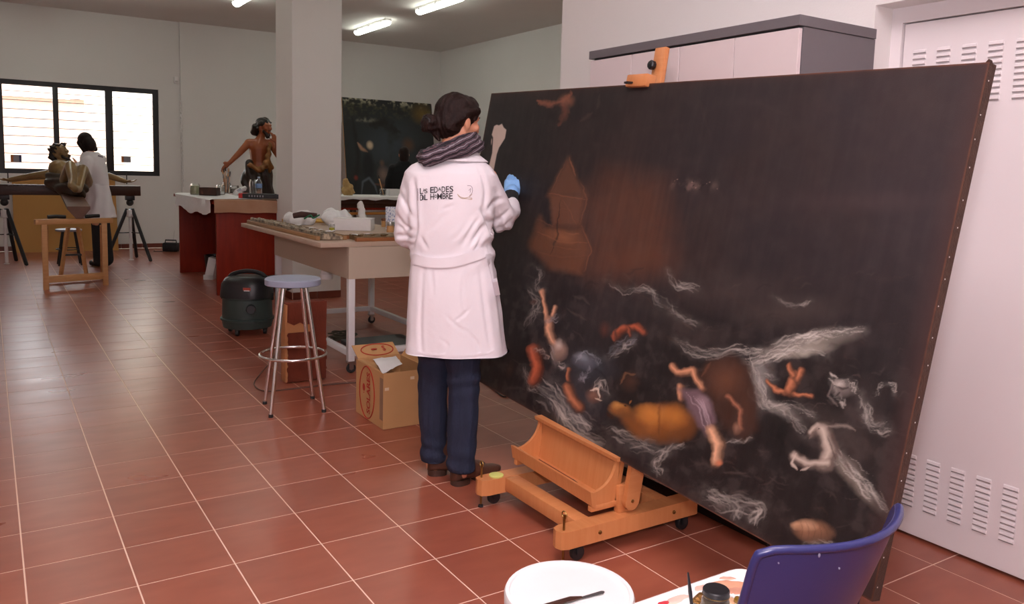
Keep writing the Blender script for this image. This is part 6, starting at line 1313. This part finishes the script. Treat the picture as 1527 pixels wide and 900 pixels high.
shl, shr = cp(72, 260, 10.4), cp(126, 256, 10.4); chest = cp(95, 257, 10.15); wst = cp(104, 263, 9.75); pel_ = cp(112, 268, 9.45)
mb.rcone(P(0, -.02, -.05), cp(94, 245, 10.35), .05, .06); mb.chain([cp(94, 248, 10.35), chest, wst, pel_], [.08, .155, .125, .135]); mb.rcone(shl, shr, .07, .07); mb.rcone(chest, cp(88, 252, 10.0), .12, .13)
mb.chain([shl, cp(45, 263, 10.5), cp(16, 268, 10.55)], [.065, .048, .034]); hand_prims(mb, cp(16, 268, 10.55), Vector((-1, 0, .02)), Vector((0, 0, 1)), Vector((0, -1, 0)), 1.1, .3)
mb.chain([shr, cp(165, 263, 10.5), cp(186, 270, 10.55)], [.065, .048, .034]); hand_prims(mb, cp(184, 270, 10.55), Vector((1, 0, -.05)), Vector((0, 0, 1)), Vector((0, -1, 0)), 1.1, .5)
kl, kr = cp(105, 247, 9.05), cp(123, 253, 9.0)
mb.chain([pel_+Vector((-.08, 0, 0)), kl, cp(108, 270, 8.72), cp(106, 277, 8.6)], [.10, .066, .045, .04]); mb.chain([pel_+Vector((.1, 0, -.02)), kr, cp(117, 282, 8.72), cp(112, 282, 8.58)], [.105, .07, .045, .04])
me = remesh(mb, .012, 2); place('christ_figure', me, M_cf, cx, 3)
mb = MB(); mb.ell(P(0, -.03, .045), (.098, .115, .098), R)
for k in range(7): a = -1+k*.33; mb.rcone(P(.085*math.sin(a*1.5), -.06, .0), P(.09*math.sin(a*1.7), -.06+.02*math.cos(k), -.12), .04, .025)
for k in range(12): a = k*.524; mb.rcone(P(.09*math.cos(a), .005+.1*math.sin(a), .075), P(.1*math.cos(a+.4), .005+.11*math.sin(a+.4), .078+.006*math.sin(k*3)), .015, .014)
mb.rcone(P(-.04, .05, -.06), P(0, .075, -.11), .026, .026); mb.rcone(P(.04, .05, -.06), P(0, .075, -.11), .026, .026); me = remesh(mb, .011, 1); displace(me, lambda co, n: .008*math.sin(co.z*110+co.x*60)); place('hair_and_thorns', me, mat('dark_carved_hair', (.025, .018, .014), .45), cx, 3)
mb = MB(); mb.chain([cp(80, 268, 9.95), cp(96, 276, 9.6), cp(108, 280, 9.3), cp(118, 284, 9.1)], [.11, .12, .12, .10]); me = remesh(mb, .013, 1); displace(me, lambda co, n: .016*math.sin(co.x*45+co.z*40+co.y*20)); place('loincloth', me, mat('dark_gilt_cloth', lin(82, 62, 44), .5, col2=lin(40, 30, 24), scale=16), cx, 3)
for hx in (cp(12, 267, 10.55), cp(189, 269, 10.55)): MB().tube([hx+Vector((0, 0, -.05)), hx+Vector((0, 0, .10))], .008, 6).build('nail', M_blackmetal, cx)
# white padding strip on the arm
MB().b2((bl.x+.28, BY-.05, zb+.05), (ctr.x-.15, BY+.05, zb+.062), .003).build('padding', M_paper, cx)
def floor_stand(x, y, lab):
    t = thing('tripod_stand', lab, 'stand', (x, y, 0)); top = Vector((x, y, .87))
    MB().cyl((x, y, .02), (x, y, .72), .022, n=12).build('white_pole', M_legw, t); MB().lathe([(.035, .0), (.035, .01), (.022, .014)], (x, y, 0), 14).build('pole_foot', M_legw, t)
    MB().ell((x, y, .83), (.05, .05, .05)).build('clamp_ball', M_blackmetal, t); MB().b2((x-.06, y-.05, .865), (x+.06, y+.05, .928), .006).build('clamp_head', M_blackmetal, t)
    MB().lathe([(.035, .62), (.052, .63), (.06, .72), (.055, .73), (.02, .73)], (x, y, 0), 16).build('collar', M_white, t)
    for a in (-50, 70, 190):
        d = Vector((math.cos(math.radians(a)), math.sin(math.radians(a)), 0)); l = MB().tube([Vector((x, y, .74))+d*.04, Vector((x, y, .015))+d*.34], .024, 8).build('leg', M_blackmetal, t); MB().ell(Vector((x, y, .014))+d*.34, (.022, .022, .014)).build('leg_tip', M_rubber, l)
        MB().tube([Vector((x, y, .40))+d*.17, Vector((x, y, .40))], .008, 6).build('strut', M_blackmetal, l)
floor_stand(1.03, 10.62, 'black and white tripod stand under the cross arm beside the white coated restorer'); floor_stand(-.50, 10.62, 'black and white tripod stand under the cross arm left of the leaning fibreboard')
# trestle in front
tl, trr = Vector((-.185, 7.93, 0)), Vector((.415, 8.08, 0)); tz = ft_.z-.055
ts = thing('wooden_trestle', 'plain pine trestle propping the foot of the cross', 'trestle', (.12, 8.0, 0)); dt = (trr-tl).normalized()
MB().beam(tl-dt*.09+Vector((0, 0, tz-.03)), trr+dt*.09+Vector((0, 0, tz-.03)), .06, .055, .003).build('top_rail', M_pine, ts)
for p in (tl, trr): MB().beam(p, p+Vector((0, 0, tz-.057)), .055, .055, .002).build('post', M_pine, ts)
MB().beam(tl+Vector((0, 0, .11)), trr+Vector((0, 0, .11)), .04, .075, .002).build('lower_rail', M_pine, ts)
for p in (tl, trr): MB().beam(p+dt*.02*(1 if p == tl else -1)+Vector((0, .03, tz-.09)), p+Vector((.03, .56, .02)), .045, .03).build('back_leg', M_pine, ts); 
MB().beam(tl+Vector((.03, .53, .06)), trr+Vector((.03, .53, .06)), .03, .05).build('back_rail', M_pine, ts)
for s_, x_ in ((-1, .05), (1, .2)): MB().beam((.12+.05*s_, 8.3, tz-.12), (.12+.14*s_, 8.42, .03), .035, .03).build('brace', M_pine, ts)
MB().beam((.03, 8.36, .33), (.21, 8.36, .33), .015, .02).build('iron_stay', M_blackmetal, ts)
pad = thing('black_strap', 'black padded strap lying across the trestle rail', 'strap', (.12, 7.97, tz)); MB().tube([tl.lerp(trr, t_)+Vector((0, -.012, tz+.02+.008*math.sin(t_*9))) for t_ in (.06, .2, .35)], .02, 8).build('strap', M_blackplastic, pad); MB().tube([tl.lerp(trr, t_)+Vector((0, -.012, tz+.02+.006*math.sin(t_*9))) for t_ in (.68, .8, .92)], .02, 8).build('strap_end', M_blackplastic, pad)
# low black stool behind
q = fl(105, 396); q.y += .1; t = thing('low_stool', 'low black stool with round grey seat behind the trestle', 'stool', q); qz = zat(q, 341)
MB().lathe([(.15, qz-.03), (.16, qz-.025), (.16, qz-.004), (.15, qz), (0, qz)], q, 24).build('seat', mat('grey_seat', lin(170, 170, 180), .4), t)
for a in (45, 135, 225, 315): d = Vector((math.cos(math.radians(a)), math.sin(math.radians(a)), 0)); MB().tube([q+d*.1+Vector((0, 0, qz-.03)), q+d*.19+Vector((0, 0, .005))], .012, 8).build('leg', M_blackmetal, t)
MB().tube([q+Vector((.155*math.cos(k*math.pi/12), .155*math.sin(k*math.pi/12), qz*.45)) for k in range(24)], .008, 6, closed=True).build('foot_ring', M_blackmetal, t)

# ------------------------------------------------------------------ restorer at the crucifix
RB = Vector((.56, 9.98, 0))
def rp(x, y, d=0.0): return onp(x, y, RB+HF*d, HF)
rs = thing('person', 'restorer in white lab coat and black trousers bending over the crucifix', 'person', RB)
fr_ = (HR*-.72+HF*.55+Vector((0, 0, -.42))).normalized()
j = dict(head=rp(128, 213, .05), hs=1.02, up=(Vector((0, 0, 1))+HR*-.35).normalized(), neck=rp(134, 229, .02), chest=rp(141, 246, 0), waist=rp(145, 276, 0), pelvis=rp(147, 300, 0), shL=rp(130, 240, -.12), shR=rp(150, 238, .12), elL=rp(126, 268, -.16), wrL=rp(116, 246, -.02), hdL=rp(111, 238, .02), elR=rp(134, 264, .2), wrR=rp(118, 250, .25), hdR=rp(110, 246, .26), hpL=rp(144, 305, -.06), hpR=rp(150, 305, .07), knL=rp(147, 350, -.06), knR=rp(156, 350, .06), anL=rp(148, 389, -.05), anR=rp(161, 390, .05))
for s, x in (('L', -.0), ('R', 0)): a = j['an'+s]; a.z = max(a.z, .085); j['toe'+s] = Vector((a.x, a.y, .035))+(HR*-.8+HF*.4).normalized()*.15
P, R, b_ = figure(rs, j, fr_, M_skin)
mb = MB(); mb.ell(P(0, -.02, .04), (.092, .108, .098), R); mb.ell(P(0, -.07, -.04), (.085, .07, .11), R); mb.rcone(P(.07, .01, .02), P(.07, -.02, -.11), .04, .035); mb.rcone(P(-.07, .01, .02), P(-.07, -.02, -.11), .04, .035); place('hair', remesh(mb, .01, 2), M_hair, rs, 3)
mb = MB(); rgs = []
for y, xl, xr, b, d in ((226, 124, 146, .07, .02), (234, 120, 154, .11, .01), (248, 121, 158, .135, 0), (272, 125, 161, .13, 0), (286, 127, 163, .135, 0), (305, 125, 167, .16, 0), (324, 123, 172, .185, 0)):
    c = (rp(xl, y, d)+rp(xr, y, d))/2; rgs.append(ering(c, HR, HF, (rp(xr, y, d)-rp(xl, y, d)).length/2, b, 24, 2.3))
mb.loft(rgs)
mb.chain([j['shL'], j['elL'], j['wrL']], [.075, .068, .05]); mb.chain([j['shR'], j['elR'], j['wrR']], [.075, .065, .05])
me = remesh(mb, .011, 4); displace(me, lambda co, n: .010*noise.noise(co*8)+.007*math.sin((co-RB).dot(HR)*45+2*noise.noise(co*5))*(co.z < 1.1)); rc = place('lab_coat', me, M_coat, rs, 3)
MB().box(rp(150, 233, -.16), (.07, .003, .02), Rh @ Matrix.Rotation(.25, 3, 'Y')).build('lettering', M_ink3, rc, 0)
mb = MB()
for s in 'LR': mb.chain([j['pelvis'], j['kn'+s], j['an'+s]], [.11, .085, .075])
place('trousers', remesh(mb, .012, 2), M_blk, rs, 3)
for s in 'LR':
    mb = MB(); a = j['an'+s]; mb.rcone(Vector((a.x, a.y, .09)), Vector((a.x, a.y, .05)), .055, .05); mb.rcone(Vector((a.x, a.y, .047)), Vector((j['toe'+s].x, j['toe'+s].y, .042)), .047, .04); me = remesh(mb, .01, 1)
    for v in me.vertices: v.co.z = max(v.co.z, .001)
    place('shoe', me, M_blackplastic, rs, 3)
